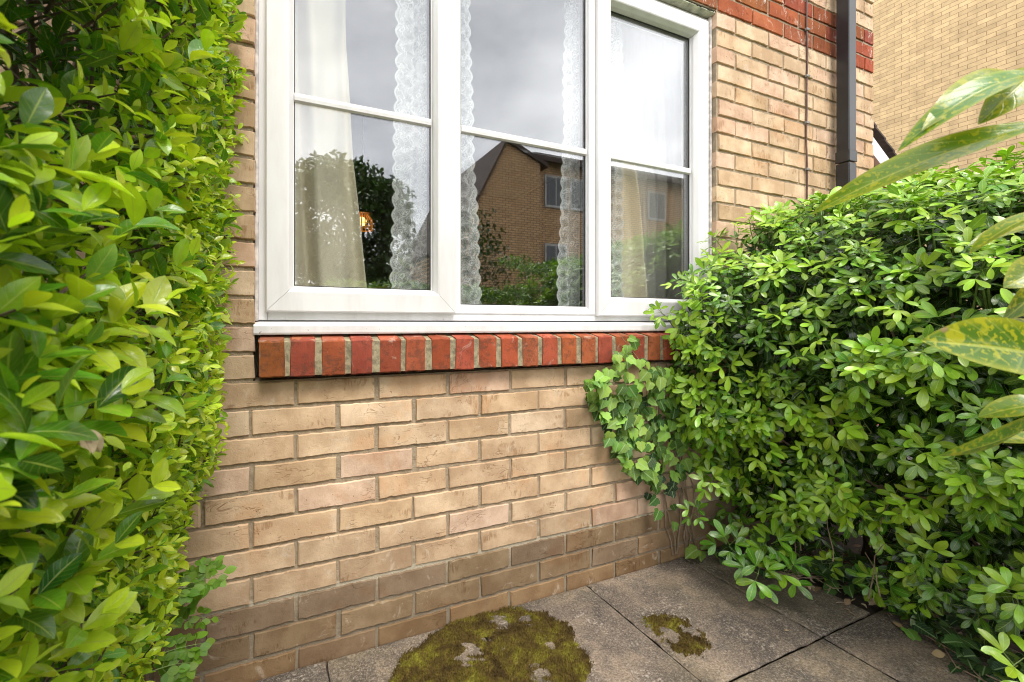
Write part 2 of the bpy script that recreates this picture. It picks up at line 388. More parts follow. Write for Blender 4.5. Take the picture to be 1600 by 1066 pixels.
dv = mathutils.Vector((math.sin(SUN_AZ) * math.cos(SUN_EL), math.cos(SUN_AZ) * math.cos(SUN_EL), math.sin(SUN_EL)))
so.rotation_euler = (-dv).to_track_quat('-Z', 'Y').to_euler(); so.location = dv * 30
SC.view_settings.view_transform = 'Standard'; SC.view_settings.look = 'None'; SC.view_settings.gamma = 1
SC.view_settings.exposure = 1.53

# ------------------------------------------------------------------ camera
cam = bpy.data.cameras.new('camera'); co = bpy.data.objects.new('camera', cam); COL.objects.link(co)
co.location = (0, 0, H); co.rotation_euler = (math.pi / 2, 0, -YAW)
cam.sensor_width = 36; cam.lens = F / 1600 * 36; cam.shift_x = (800 - CX) / 1600; cam.shift_y = -(533 - CY) / 1600
cam.clip_start = .01; cam.clip_end = 400
cam.dof.use_dof = True; cam.dof.focus_distance = 1.55; cam.dof.aperture_fstop = 9
SC.camera = co
SC.cycles.transparent_max_bounces = 40; SC.cycles.filter_width = 1.0; SC.cycles.max_bounces = 10; SC.cycles.transmission_bounces = 8

# ------------------------------------------------------------------ noise for shapes
def vnoise(P, scale, seed=0):
    """cheap smooth pseudo-noise in -1..1"""
    r = np.random.default_rng(seed); out = 0; P = np.asarray(P, float)
    for k in range(5):
        d = r.normal(size=P.shape[-1]) * scale * (1 + .35 * k); out = out + np.sin(P @ d + r.uniform(0, 6.28)) / (1 + .25 * k)
    return out / 3.0
def sstep(a, b, x): t = np.clip((x - a) / (b - a), 0, 1); return t * t * (3 - 2 * t)

# ------------------------------------------------------------------ the house: bricks one by one
COURSE = .075; Z0 = -.0242; PX0 = .507; PIT = .225
WX0, WX1, WZ1 = -.047, 1.737, None          # window opening
CORNER = 2.955
def course(m): return Z0 + COURSE * m

def brick_shell(rects, seed=1, nx=21, nz=5, depth=.055, wob=.0016):
    """rects: list of (x0,x1,z0,z1,colour(3),front_y, relief, rough) -> verts, quads, attr"""
    r = np.random.default_rng(seed); VV, FF, AA = [], [], []; base = 0
    gi, gj = np.meshgrid(np.arange(nx), np.arange(nz), indexing='ij')
    edge = np.minimum(np.minimum(gi, nx - 1 - gi), np.minimum(gj, nz - 1 - gj))
    su = np.concatenate([[0, .010], np.linspace(.05, .95, nx - 4), [.990, 1]]); sv = np.array([0, .035, .5, .965, 1.0])
    idx = np.arange(nx * nz).reshape(nx, nz)
    q = np.stack([idx[:-1, :-1], idx[1:, :-1], idx[1:, 1:], idx[:-1, 1:]], -1).reshape(-1, 4)
    ring = np.concatenate([idx[:, 0], idx[-1, 1:], idx[-2::-1, -1], idx[0, -2:0:-1]])
    nr = len(ring)
    for (x0, x1, z0, z1, c, fy, rel, rg) in rects:
        X = x0 + (x1 - x0) * su[gi]; Z = z0 + (z1 - z0) * sv[gj]
        ph = r.uniform(0, 6.28, 8)
        k = 1.0 * rg
        X = X + k * wob * (np.sin(Z * 180 + ph[0]) + .6 * np.sin(Z * 420 + ph[1])) * (edge == 0) * ((gi == 0) | (gi == nx - 1))
        top = (gj == nz - 1); jit = r.normal(0, .34, X.shape); jit = np.where(r.uniform(size=X.shape) < .05, jit * 2.6, jit)
        ez = k * wob * (.30 * np.sin(X * 45 + ph[2] + top * ph[5]) + .28 * np.sin(X * 190 + ph[3] + top * ph[6]) + jit)
        Z = Z + np.where((gj == 0) | top, ez, 0); Z = Z + np.where((gj == 1), np.roll(ez, 1, 1), 0) + np.where(gj == nz - 2, np.roll(ez, -1, 1), 0)
        tilt = r.normal(0, .0010) * (gi / (nx - 1) - .5) * 2 + r.normal(0, .0008) * (gj / (nz - 1) - .5) * 2
        Y = fy - rel - tilt + np.where(edge == 0, .0030, 0) + r.normal(0, .0002, X.shape) + .0003 * np.sin(X * 40 + ph[4])
        V = np.stack([X, Y, Z], -1).reshape(-1, 3)
        B = V[ring].copy(); B[:, 1] = fy + depth
        VV.append(np.vstack([V, B])); a = base + nx * nz
        sk = np.stack([base + ring, a + np.arange(nr), a + (np.arange(nr) + 1) % nr, base + np.roll(ring, -1)], -1)
        FF.append(np.vstack([q + base, sk])); n = nx * nz + nr
        AA.append(np.tile([*c, r.uniform()], (n, 1))); base += n
    return np.vstack(VV), np.vstack(FF), {'bc': np.vstack(AA)}

def yellow(r):
    b = [np.array(v) for v in ((.62, .47, .285), (.58, .425, .25), (.66, .51, .32), (.60, .42, .27), (.63, .465, .31), (.54, .39, .22))][r.choice(6, p=[.28, .24, .18, .12, .08, .10])]
    return b * r.uniform(.90, 1.08) * np.array([1.035, 1.03, 1.18])
def red(r):
    return np.array([.36, .090, .038]) * r.uniform(.70, 1.10) + np.array([0, r.uniform(-.01, .025), r.uniform(0, .015)])
house = thing('brick_house', 'pale yellow brick house front with a red brick band around its white window', 'house', (.85, 1.4, 0))
rects = []; br = np.random.default_rng(3)
for m in range(0, 46):
    z0, z1 = course(m) + .0052, course(m + 1) - .0052
    xs = [PX0 + PIT * (n + (.5 if m % 2 else 0)) for n in range(-9, 12)]
    xs = [-1.35] + [x for x in xs if -1.30 < x < CORNER - .03] + [CORNER]
    for a, b in zip(xs[:-1], xs[1:]):
        a2 = a + (.0052 if a > -1.34 else 0) + br.normal(0, .0012); b2 = b - (.0052 if b < CORNER else 0) + br.normal(0, .0012)
        segs = [(a2, b2)]
        if 11 <= m <= 30:                                   # window opening
            segs = []
            if a2 < WX0 - .02: segs.append((a2, WX0 if b2 > WX0 - .03 else b2))
            if b2 > WX1: segs.append((max(a2, WX1), b2))
        for (p, q) in segs:
            if q - p < .02: continue
            if m in (31, 32, 33): c, rg = red(br), 1.0
            elif m <= 2:
                c, rg = np.array([[.235, .165, .100], [.29, .21, .13], [.24, .175, .12], [.28, .195, .12]][br.integers(4)]) * br.uniform(.78, 1.0), 1.5
                if m == 0: c = c * np.array([.98, .92, .84])
            else:
                c, rg = yellow(br), 1.0
                if m in (3, 4) : c = c * (.80 if m == 3 else .93)
            rects.append((p, q, z0 + br.normal(0, .0006), z1 + br.normal(0, .0006), c, WY, .0 + br.normal(0, .0008), rg))
V, Fq, A = brick_shell(rects)
wall = build('wall', V, Fq, M['brick'], house, attr=A)
mb = MB(); yb, ye = WY + .0055, 1.47
mb.box(-1.35, WX0 - .004, yb, ye, -.12, 3.42); mb.box(WX1 + .004, CORNER - .004, yb, ye, -.12, 3.42)
mb.box(WX0 - .004, WX1 + .004, yb, ye, -.12, course(11) - .001); mb.box(WX0 - .004, WX1 + .004, yb, ye, course(31) + .001, 3.42)
mb.build('mortar_joint', M['mortar'], wall)
mb = MB(); mb.box(-1.35, CORNER - .001, WY + .004, ye, 3.4285, 6.2); mb.build('upper_wall', M['upbrick'], house)
mb = MB(); mb.box(CORNER - .11, CORNER - .002, ye + .002, 6.4, -.1, 6.2); mb.build('side_wall', M['sidebrick'], house)
# room behind the window, closed so that it is as dim as a real one
mb = MB()
mb.box(-1.3, -1.2, ye + .002, 5.0, 0, 2.5); mb.box(-1.2, 2.84, 4.9, 5.0, 0, 2.5)
mb.box(2.74, 2.84, ye + .002, 4.9, 0, 2.5); mb.build('room_wall', M['plaster'], house)
mb = MB(); mb.box(-1.3, 2.84, ye + .002, 5.0, 2.501, 2.62); mb.build('room_ceiling', M['ceiling'], house)
mb = MB(); mb.box(-1.3, 2.84, ye + .002, 5.0, -.1, -.001); mb.build('room_floor', M['carpet'], house)

# brick-on-edge sill
rects = []; sr = np.random.default_rng(11); SP = .0792; xs0 = -.036; n_s = 22
for i in range(n_s):
    x = xs0 + SP * i + sr.normal(0, .0012)
    rects.append((x, x + .0605 + sr.normal(0, .0008), .811 + sr.normal(0, .001), .9085 + sr.normal(0, .001), red(sr) * sr.uniform(.92, 1.1), 1.3033, sr.normal(0, .0015), 1.2))
V, Fq, A = brick_shell(rects, 5, 11, 5, .075, .0013)
# the tops slope back and up towards the white sill
V2 = V.copy(); back = V[:, 1] > 1.345; topv = V[:, 2] > .88; V2[back & topv, 2] += .015
sill = build('brick_sill', V2, Fq, M['brick'], house, attr=A)
mb = MB(); xe = xs0 + SP * n_s
mb.prism([(1.3065, .814), (1.378, .814), (1.378, .9235), (1.3070, .905)], 0, xs0 + .003, xe - .02)
mb.build('mortar_joint', M['sill_mortar'], sill)
# tops of the sill bricks
VV, FF, AA = [], [], []
for i in range(n_s):
    x = xs0 + SP * i; c = red(sr) * 1.05 + .03; b = len(VV) * 8
    v = [(x + dx, yy, zz) for dx in (.002, .0605) for (yy, zz) in ((1.306, .9075), (1.306, .903), (1.377, .9262), (1.377, .918))]
    VV.append(v); FF += [[b + k for k in f] for f in ((0, 2, 6, 4), (0, 4, 5, 1), (2, 3, 7, 6), (0, 1, 3, 2), (4, 6, 7, 5))]; AA += [[*c, .5]] * 8
build('brick_top', np.array(VV).reshape(-1, 3), FF, M['brick'], sill, attr={'bc': AA})

# steel lintel edge with moss over the window
mb = MB(); mb.prism([(1.349, 2.291), (1.355, 2.2865), (1.45, 2.2865), (1.45, 2.297), (1.349, 2.297)], 0, WX0 + .002, WX1 - .003)
lin = mb.build('lintel', M['lintel'], house)
lr = np.random.default_rng(2); xs = np.arange(WX0 + .004, WX1 - .004, .006); hs = .001 + .003 * np.clip(vnoise(xs[:, None], 60, 4) + .5 * lr.normal(size=len(xs)), 0, 1.6)
V = np.concatenate([np.stack([xs, 1.3482 - hs * .4, 2.2975 + 0 * xs], -1), np.stack([xs, 1.3482 - hs * .6, 2.297 - hs], -1), np.stack([xs, 1.3488 + 0 * xs, 2.2955 - hs * 1.3], -1)]); n = len(xs); i = np.arange(n - 1)
build('moss', V, np.vstack([np.stack([i, i + 1, n + i + 1, n + i], -1), np.stack([n + i, n + i + 1, 2 * n + i + 1, 2 * n + i], -1)]), M['moss_dark'], lin, True)

# ------------------------------------------------------------------ window
YF, YS, YG = 1.381, 1.360, 1.399      # outer frame face, sash face, glass
def mitred(mb, x0, x1, z0, z1, prof, gap=.0005):
    """four mitred bars; prof = [(inset, y) ...] from the outer edge to the glass"""
    P = np.array(prof); n = len(P)
    def corners(i): d = P[i, 0]; return [(x0 + d, z0 + d), (x1 - d, z0 + d), (x1 - d, z1 - d), (x0 + d, z1 - d)]
    for s in range(4):
        V = []
        for i in range(n):
            c = corners(i); a, b = np.array(c[s]), np.array(c[(s + 1) % 4]); d = (b - a) / np.linalg.norm(b - a)
            a = a + d * gap; b = b - d * gap
            V += [(a[0], P[i, 1], a[1]), (b[0], P[i, 1], b[1])]
        Fc = [(2 * i, 2 * i + 1, 2 * i + 3, 2 * i + 2) for i in range(n - 1)]
        Fc += [(2 * n - 2, 2 * n - 1, 1, 0), tuple(range(0, 2 * n, 2)), tuple(range(2 * n - 1, 0, -2))]
        mb.add(V, Fc)
ZB, ZT = .964, 2.282
mb = MB()                                             # outer frame with two mullions
mb.box(WX0 + .001, -.016, YF, 1.445, ZB, ZT, .002); mb.box(1.708, WX1 - .001, YF, 1.445, ZB, ZT, .002)
mb.box(-.0155, 1.7075, YF, 1.445, ZB, ZB + .030, .002); mb.box(-.0155, 1.7075, YF, 1.445, ZT - .026, ZT, .002)
for a, b in ((.520, .566), (1.090, 1.140)): mb.box(a, b, YF + .0004, 1.445, ZB + .0305, ZT - .0265, .002)
win = mb.build('window', M['pvc'], house)
lab = [('left', -.0215, .541, .988, 2.258), ('right', 1.118, 1.712, .984, 2.258)]
sashp = [(0, 1.3785), (0, YS + .005), (.0035, YS), (.056, YS), (.0605, YS + .002), (.0705, YS + .020), (.071, YG - .004), (.0745, YG - .0035), (.0745, 1.438), (.004, 1.438)]
openings = []
for nm, x0, x1, z0, z1 in lab:
    mb = MB(); mitred(mb, x0, x1, z0, z1, sashp); mb.build('sash', M['pvc'], win)
    mb = MB(); mitred(mb, x0 + .0748, x1 - .0748, z0 + .0748, z1 - .0748, [(0, YG - .0025), (0, YG + .03), (.0022, YG + .03), (.0022, YG - .0025)]); mb.build('gasket', M['gasket'], win)
    openings.append((x0 + .0752, x1 - .0752, z0 + .0752, z1 - .0752))
mb = MB(); fp = [(0, YF + .001), (0, YF - .003), (.002, YF - .004), (.010, YF - .004), (.0285, YF + .011), (.029, YG - .004), (.0305, YG - .0035), (.0305, 1.438), (.004, 1.438)]
mitred(mb, .5405, 1.117, .988, 2.258, fp); mb.build('glazing_bead', M['pvc'], win)
mb = MB(); mitred(mb, .5713, 1.0862, 1.0188, 2.2272, [(0, YG - .0025), (0, YG + .03), (.0022, YG + .03), (.0022, YG - .0025)]); mb.build('gasket', M['gasket'], win)
openings.insert(1, (.5717, 1.0858, 1.0192, 2.2268))
for k, (x0, x1, z0, z1) in enumerate(openings):
    for j, (yy, tl) in enumerate(((YG, 0), (YG + .016, .0075))):     # double glazing, inner pane slightly bowed out of true
        mb = MB(); mb.box(x0, x1, 0, .004, z0, z1)
        Vn = np.array(mb.V); xm = (x0 + x1) / 2; sgn = (-1, 1, 1)[k]
        Vn[:, 1] += yy + sgn * tl * (Vn[:, 0] - xm) * 1.0 + .002 * 0
        mb.V = [tuple(v) for v in Vn]
        mb.build('pane', M['glass' if j == 0 else 'glass_in'], win)
    mb = MB(); zb = 1.607 + (0, .0, .003)[k]
    mb.prism([(YG - .011, zb - .010), (YG - .012, zb), (YG - .011, zb + .010), (YG - .0005, zb + .0135), (YG - .0005, zb - .0135)], 0, x0, x1)
    mb.build('glazing_bar', M['pvc'], win)
mb = MB(); mb.prism([(1.340, .925), (1.338, .930), (1.338, .948), (1.342, .9525), (1.3775, .9605), (1.3775, .925)], 0, WX0 - .003, WX1 - .002)
mb.build('window_sill', M['pvc'], win)
for xa in (WX0 - .0015, WX1 - .0085):                 # sealant bead against the bricks
    mb = MB(); mb.box(xa, xa + .010, 1.366, YF - .0005, .962, 2.286, .003); mb.build('sealant', M['sealant'], win)
mb = MB(); mb.box(WX0, WX1, 1.382, 1.44, .93, ZB - .0005); mb.build('frame_packer', M['gasket'], win)
mb = MB(); mb.box(WX0, WX1, 1.472, 1.62, .90, .945, .004); mb.build('inner_sill', M['pvc'], win)

# ------------------------------------------------------------------ curtains (hang in the room)
def curtain(name, label, cat, left, right, zt, zb, y, pleats, amp, mat, group=None, nx=90, nz=60, seed=0, scal=None, ph=0.0):
    u = np.linspace(0, 1, nx); v = np.linspace(0, 1, nz); U, Vv = np.meshgrid(u, v, indexing='ij')
    Z = zt + (zb - zt) * Vv
    XL = np.interp(Z, *zip(*sorted(left))); XR = np.interp(Z, *zip(*sorted(right)))
    if scal:
        d, sp = scal
        XL = XL - d * np.abs(np.sin(math.pi * (Z + .011) / sp)) + d; XR = XR + d * np.abs(np.sin(math.pi * Z / sp)) - d
    r = np.random.default_rng(seed)
    warp = U + .045 * np.sin(U * 9 + seed) + .02 * np.sin(Vv * 3 + U * 5)
    X = XL + (XR - XL) * U
    prof = np.sin(2 * math.pi * pleats * warp + ph) + .35 * np.sin(4 * math.pi * pleats * warp + 1 + Vv * 1.5)
    Y = y + amp * prof * (.75 + .35 * Vv) + .008 * np.sin(Vv * 11 + U * 7 + seed) * Vv + .004 * np.sin(Vv * 27 + U * 19)
    P = np.stack([X, Y, Z], -1).reshape(-1, 3); idx = np.arange(nx * nz).reshape(nx, nz)
    q = np.stack([idx[:-1, :-1], idx[:-1, 1:], idx[1:, 1:], idx[1:, :-1]], -1).reshape(-1, 4)
    wdt = np.abs(XR - XL).mean(); ed = np.minimum(U, 1 - U) * wdt
    at = np.stack([U * wdt * 1.25, Z, 1 - np.clip(ed / .05, 0, 1), np.ones_like(U)], -1).reshape(-1, 4)
    c = P.mean(0); loc = (c[0], y, zb)
    o = build(name, P, q, mat, None, True, {'lc': at}, loc=loc)
    md = o.modifiers.new('thickness', 'SOLIDIFY'); md.thickness = .0012
    return tag(o, label, cat, group)
curtain('curtain', 'plain cream curtain hanging in the left pane beside the glowing lamp', 'curtain',
        [(.7, -.16), (2.4, -.16)], [(.7, .305), (1.06, .287), (1.5, .245), (1.9, .222), (2.4, .215)], 2.42, .72, 1.535, 3.2, .030, M['cream'], seed=2, ph=2.2)
curtain('curtain', 'cream curtain swept aside in a slanting fold behind the right pane', 'curtain',
        [(.7, 1.27), (2.4, 1.22)], [(.7, 1.60), (1.05, 1.555), (1.35, 1.515), (1.62, 1.475), (1.85, 1.405), (2.05, 1.34), (2.4, 1.30)], 2.42, .72, 1.53, 2.2, .030, M['cream'], seed=5, ph=.6)
curtain('curtain', 'grey pleated curtain hanging straight at the right edge of the window', 'curtain',
        [(.7, 1.36), (2.4, 1.36)], [(.7, 2.02), (2.4, 2.02)], 2.36, .72, 1.63, 8, .018, M['greycloth'], seed=9)
curtain('lace_curtain', 'white lace curtain with scalloped edges hanging behind the left mullion', 'net curtain',
        [(.7, .338), (1.1, .350), (1.9, .372), (2.4, .365)], [(.7, .712), (1.05, .692), (1.5, .668), (1.9, .655), (2.4, .63)], 2.42, .74, 1.478, 4.5, .010, M['lace'], seed=3, scal=(.012, .052), nx=110, nz=240)
curtain('lace_curtain', 'white lace curtain gathered narrow behind the mullion left of the slanting curtain', 'net curtain',
        [(.7, 1.012), (1.1, 1.018), (1.7, 1.040), (2.15, 1.048), (2.4, 1.05)], [(.7, 1.34), (1.6, 1.335), (2.0, 1.345), (2.4, 1.33)], 2.42, .74, 1.478, 5.5, .011, M['lace'], seed=6, scal=(.010, .050), nx=110, nz=240)

# lamp glowing inside the room
lp = at_y(568, 348, 3.3)
lamp = thing('pendant_lamp', 'small lit amber lamp hanging inside the dark room, seen through the left pane', 'lamp', tuple(lp))
mb = MB(); mb.tube([lp + (0, 0, .09), (lp[0], lp[1], 2.5)], .004, 8); mb.tube([lp + (0, 0, .062), lp + (0, 0, .075), lp + (0, 0, .10)], [.066, .06, .012], 18); mb.build('cord', M['brass'], lamp)
mb = MB(); nseg = 14
for i in range(7):
    pass
pts = [(.0, .022), (.012, .03), (.03, .034), (.045, .03), (.058, .012)]
mb.tube([lp + (-.012, 0, -.02 + a) for a, _ in pts], [b for _, b in pts], nseg); mb.build('bulb', M['glow'], lamp, True)
mb = MB()
for i in range(16):
    a = 2 * math.pi * i / 16; d = np.array([math.cos(a), math.sin(a), 0])
    mb.tube([lp + d * .03 + (0, 0, .06), lp + d * .062 + (0, 0, .02), lp + d * .066 + (0, 0, -.05)], .004, 5)
mb.tube([lp + np.array([.066 * math.cos(t), .066 * math.sin(t), -.05]) for t in np.linspace(0, 2 * math.pi, 25)], .005, 5, False)
mb.tube([lp + np.array([.064 * math.cos(t), .064 * math.sin(t), -.01]) for t in np.linspace(0, 2 * math.pi, 25)], .003, 5, False)
mb.build('lamp_shade', M['amber'], lamp)

# ------------------------------------------------------------------ downpipe and cable on the house
px0 = 2.557; mb = MB(); mb.box(px0, px0 + .062, 1.2597, 1.316, 1.752, 5.6, .005); dp = mb.build('downpipe', M['pipe'], house)
mb = MB(); mb.box(px0 - .003, px0 + .065, 1.2565, 1.319, 1.748, 1.806, .004); mb.build('pipe_collar', M['pipe'], dp)
mb = MB(); mb.box(px0 - .001, px0 + .063, 1.2585, 1.3175, .06, 1.744, .005); mb.build('lower_pipe', M['pipe'], dp)
for z in (3.3,):
    mb = MB(); mb.box(px0 - .012, px0 + .076, 1.3185, WY - .001, z - .02, z + .02, .003); mb.build('bracket', M['pipe'], dp)
cxx = 2.357; mb = MB(); zs = np.linspace(.5, 3.4, 60)
mb.tube([(cxx + .003 * math.sin(z * 9) + .002 * math.sin(z * 23), WY - .006, z) for z in zs], .0042, 7); cb = mb.build('cable', M['cable'], house, True)
for z in np.arange(.80, 3.4, .2255):
    mb = MB(); mb.box(cxx - .008, cxx + .010, WY - .013, WY - .001, z - .006, z + .006, .002); mb.tube([(cxx + .011, WY - .003, z), (cxx + .011, WY - .014, z)], .004, 7)
    mb.build('cable_clip', M['clip'], cb)

# ------------------------------------------------------------------ neighbouring house behind, with its porch
nb = thing('neighbour_house', 'tall windowless yellow brick house wall standing beyond the downpipe', 'house', (11.1, 5, 0))
mb = MB(); mb.box(11.0, 11.3, -1.5, 15.0, -.1, 11.5); mb.build('wall', M['farbrick'], nb)
mb = MB(); mb.box(10.9, 16, -1.7, 15.2, 11.501, 11.6); mb.build('roof', M['tile'], nb)
por = thing('porch', 'small tiled porch with white bargeboard and red brick gable beside the yellow brick wall', 'porch', (4.9, 2.6, 0))
ax, az, ex, ez, py = 4.75, 3.10, 5.86, 2.44, 2.42
sl_ = (az - ez) / (ex - ax)
mb = MB(); mb.box(ax - 1.0, ex - .22, py + .03, py + 1.8, -.1, ez + .0)
mb.prism([(ax - 1.0, ez + .001), (ex - .22, ez + .001), (ex - .22, ez + .09), (ax, az - .06), (ax - 1.0, ez + .03)], 1, py + .03, py + .2); mb.build('wall', M['redbrick'], por)
mb = MB()
for k in range(7):                                        # overlapping tile courses, stepped verge
    a, b = ax + (ex - ax) * k / 7, ax + (ex - ax) * (k + 1) / 7 + .03
    za, zb2 = az - (a - ax) * sl_ + .0, az - (b - ax) * sl_ + .022
    mb.prism([(a, za), (b, zb2), (b, zb2 + .02), (a, za + .02)], 1, py - .06, py + 1.8)
    mb.prism([(2 * ax - a, za), (2 * ax - b, zb2), (2 * ax - b, zb2 + .02), (2 * ax - a, za + .02)], 1, py - .06, py + 1.8)
mb.build('roof', M['tile'], por)
mb = MB()
mb.prism([(ax, az - .10), (ex - .02, ez - .085), (ex - .0, ez - .25), (ax, az - .27)], 1, py - .05, py + .0)
mb.prism([(ax, az - .10), (2 * ax - ex + .02, ez - .085), (2 * ax - ex + .02, ez - .205), (ax, az - .23)], 1, py - .03, py - .0005)
mb.build('bargeboard', M['whitewood'], por)

# ------------------------------------------------------------------ ground, soil bed and paving
def sheet(name, x0, x1, y0, y1, z, mat, nx=2, ny=2, bump=0.0, seed=0):
    X, Y = np.meshgrid(np.linspace(x0, x1, nx), np.linspace(y0, y1, ny), indexing='ij')
    P = np.stack([X, Y, np.full_like(X, z)], -1).reshape(-1, 3)
    if bump: P[:, 2] += bump * vnoise(P[:, :2], 9, seed) + bump * .6 * vnoise(P[:, :2], 31, seed + 1)
    idx = np.arange(nx * ny).reshape(nx, ny)
    q = np.stack([idx[:-1, :-1], idx[1:, :-1], idx[1:, 1:], idx[:-1, 1:]], -1).reshape(-1, 4)
    return build(name, P, q, mat, None, True)
tag(sheet('ground', -60, 60, -60, 60, -.10, soil_mat('grass_ground', (.03, .05, .012), (.07, .10, .025))), kind='structure')
tag(sheet('soil', -2.2, 4.5, -1.5, WY - .001, -.013, M['soil'], 90, 60, .004, 4), kind='structure')
tag(sheet('path', 2.975, 10.99, 1.35, 15, -.05, M['asphalt']), kind='structure')
rects = []; pr = np.random.default_rng(21)
xsl = [-1.228, -.773, -.318, .137, .592, 1.047, 1.529, 1.985]; ysl = [-1.0, -.544, -.089, .367, .824, 1.3415]
def slab_mesh():
    import bmesh
    VV, FF, AA = [], [], []; base = 0
    for i in range(len(xsl) - 1):
        for j in range(len(ysl) - 1):
            g = .0024; x0, x1, y0, y1 = xsl[i] + g, xsl[i + 1] - g, ysl[j] + g, ysl[j + 1] - g
            if i == 6 and j == 4: x1 = 1.80
            nx, ny = 24, 24
            su = np.concatenate([[0, .006, .016], np.linspace(.05, .95, nx - 6), [.984, .994, 1]]); sv = su
            X, Y = np.meshgrid(x0 + (x1 - x0) * su, y0 + (y1 - y0) * sv, indexing='ij')
            gi, gj = np.meshgrid(np.arange(nx), np.arange(ny), indexing='ij'); e = np.minimum(np.minimum(gi, nx - 1 - gi), np.minimum(gj, ny - 1 - gj))
            Z = np.where(e == 0, -.005, np.where(e == 1, -.0015, 0.0)) + pr.normal(0, .0006) + pr.normal(0, .0010) * (su[gi] - .5) + pr.normal(0, .0010) * (sv[gj] - .5)
            P = np.stack([X, Y, Z], -1)
            P[..., 2] += .0007 * vnoise(P[..., :2], 30, 3) - .002 * (e == 0) * np.abs(vnoise(P[..., :2], 70, 9))
            P[..., :2] += (e == 0)[..., None] * pr.normal(0, .0012, P[..., :2].shape)
            P = P.reshape(-1, 3); idx = np.arange(nx * ny).reshape(nx, ny)
            q = np.stack([idx[:-1, :-1], idx[1:, :-1], idx[1:, 1:], idx[:-1, 1:]], -1).reshape(-1, 4)
            ring = np.concatenate([idx[:, 0], idx[-1, 1:], idx[-2::-1, -1], idx[0, -2:0:-1]]); nr = len(ring)
            B = P[ring].copy(); B[:, 2] = -.05; a = base + nx * ny
            sk = np.stack([base + ring, a + np.arange(nr), a + (np.arange(nr) + 1) % nr, base + np.roll(ring, -1)], -1)
            VV.append(np.vstack([P, B])); FF.append(np.vstack([q + base, sk[:, ::-1]])); n = nx * ny + nr
            tint = pr.uniform(.88, 1.1) * np.array([1, 1 + pr.normal(0, .012), 1 + pr.normal(0, .03)])
            AA.append(np.tile([*tint, 1], (n, 1))); base += n
    return np.vstack(VV), np.vstack(FF), {'bc': np.vstack(AA)}
V, Fq, A = slab_mesh()
tag(build('patio_paving', V, Fq, M['paving'], None, True, A), kind='structure')

# ------------------------------------------------------------------ leaf machinery
def grid_tmpl(prof, ns=7, cols=(-1, 0, 1)):
    s = np.linspace(0, 1, ns); w = np.array([prof(x) for x in s]); w[0] = max(w[0], .04); w[-1] = .015
    S = np.repeat(s, len(cols)); C = (w[:, None] * np.array(cols)[None]).ravel(); CC = np.tile(np.array(cols, float), ns)
    k = len(cols); Fq = [(i * k + j, (i + 1) * k + j, (i + 1) * k + j + 1, i * k + j + 1) for i in range(ns - 1) for j in range(k - 1)]
    return S, C, CC, np.array(Fq)
ellip = lambda x: math.sin(math.pi * min(1, x) ** .92) ** .85 if 0 < x < 1 else 0
obov = lambda x: (math.sin(math.pi * x ** 1.35) ** .9 if 0 < x < 1 else 0)
T_HEDGE = grid_tmpl(lambda x: max(0, math.sin(math.pi * x ** 1.05)) ** .78, 9)
T_HEDGE_N = grid_tmpl(lambda x: max(0, math.sin(math.pi * x ** 1.05)) ** .8, 13, (-1, -.5, 0, .5, 1))
T_OBOV = grid_tmpl(lambda x: max(0, math.sin(math.pi * x ** 1.4)) ** .62, 9)
T_ROUND = grid_tmpl(lambda x: max(0, math.sin(math.pi * x ** .9)) ** .7, 6)
T_TREE = grid_tmpl(ellip, 4)
def lau(x):
    b = max(0, math.sin(math.pi * x ** .9)) ** .8
    return b
T_LAUREL = grid_tmpl(lau, 22, (-1, -.7, -.35, 0, .35, .7, 1))
def ivy_tmpl():
    # five-lobed outline, base notch at s=0
    o = [(.10, .0), (.0, .28), (.08, .62), (.22, .90), (.36, .70), (.50, .72), (.62, .70), (.72, .42), (.85, .22), (1.0, .0)]
    pts = o + [(s, -c) for s, c in o[-2:0:-1]]
    S = np.array([p[0] for p in pts] + [.36]); C = np.array([p[1] for p in pts] + [0.0]); n = len(pts)
    Fq = np.array([(i, (i + 1) % n, n, n) for i in range(n)])
    return S, C, C.copy(), Fq
T_IVY = ivy_tmpl()

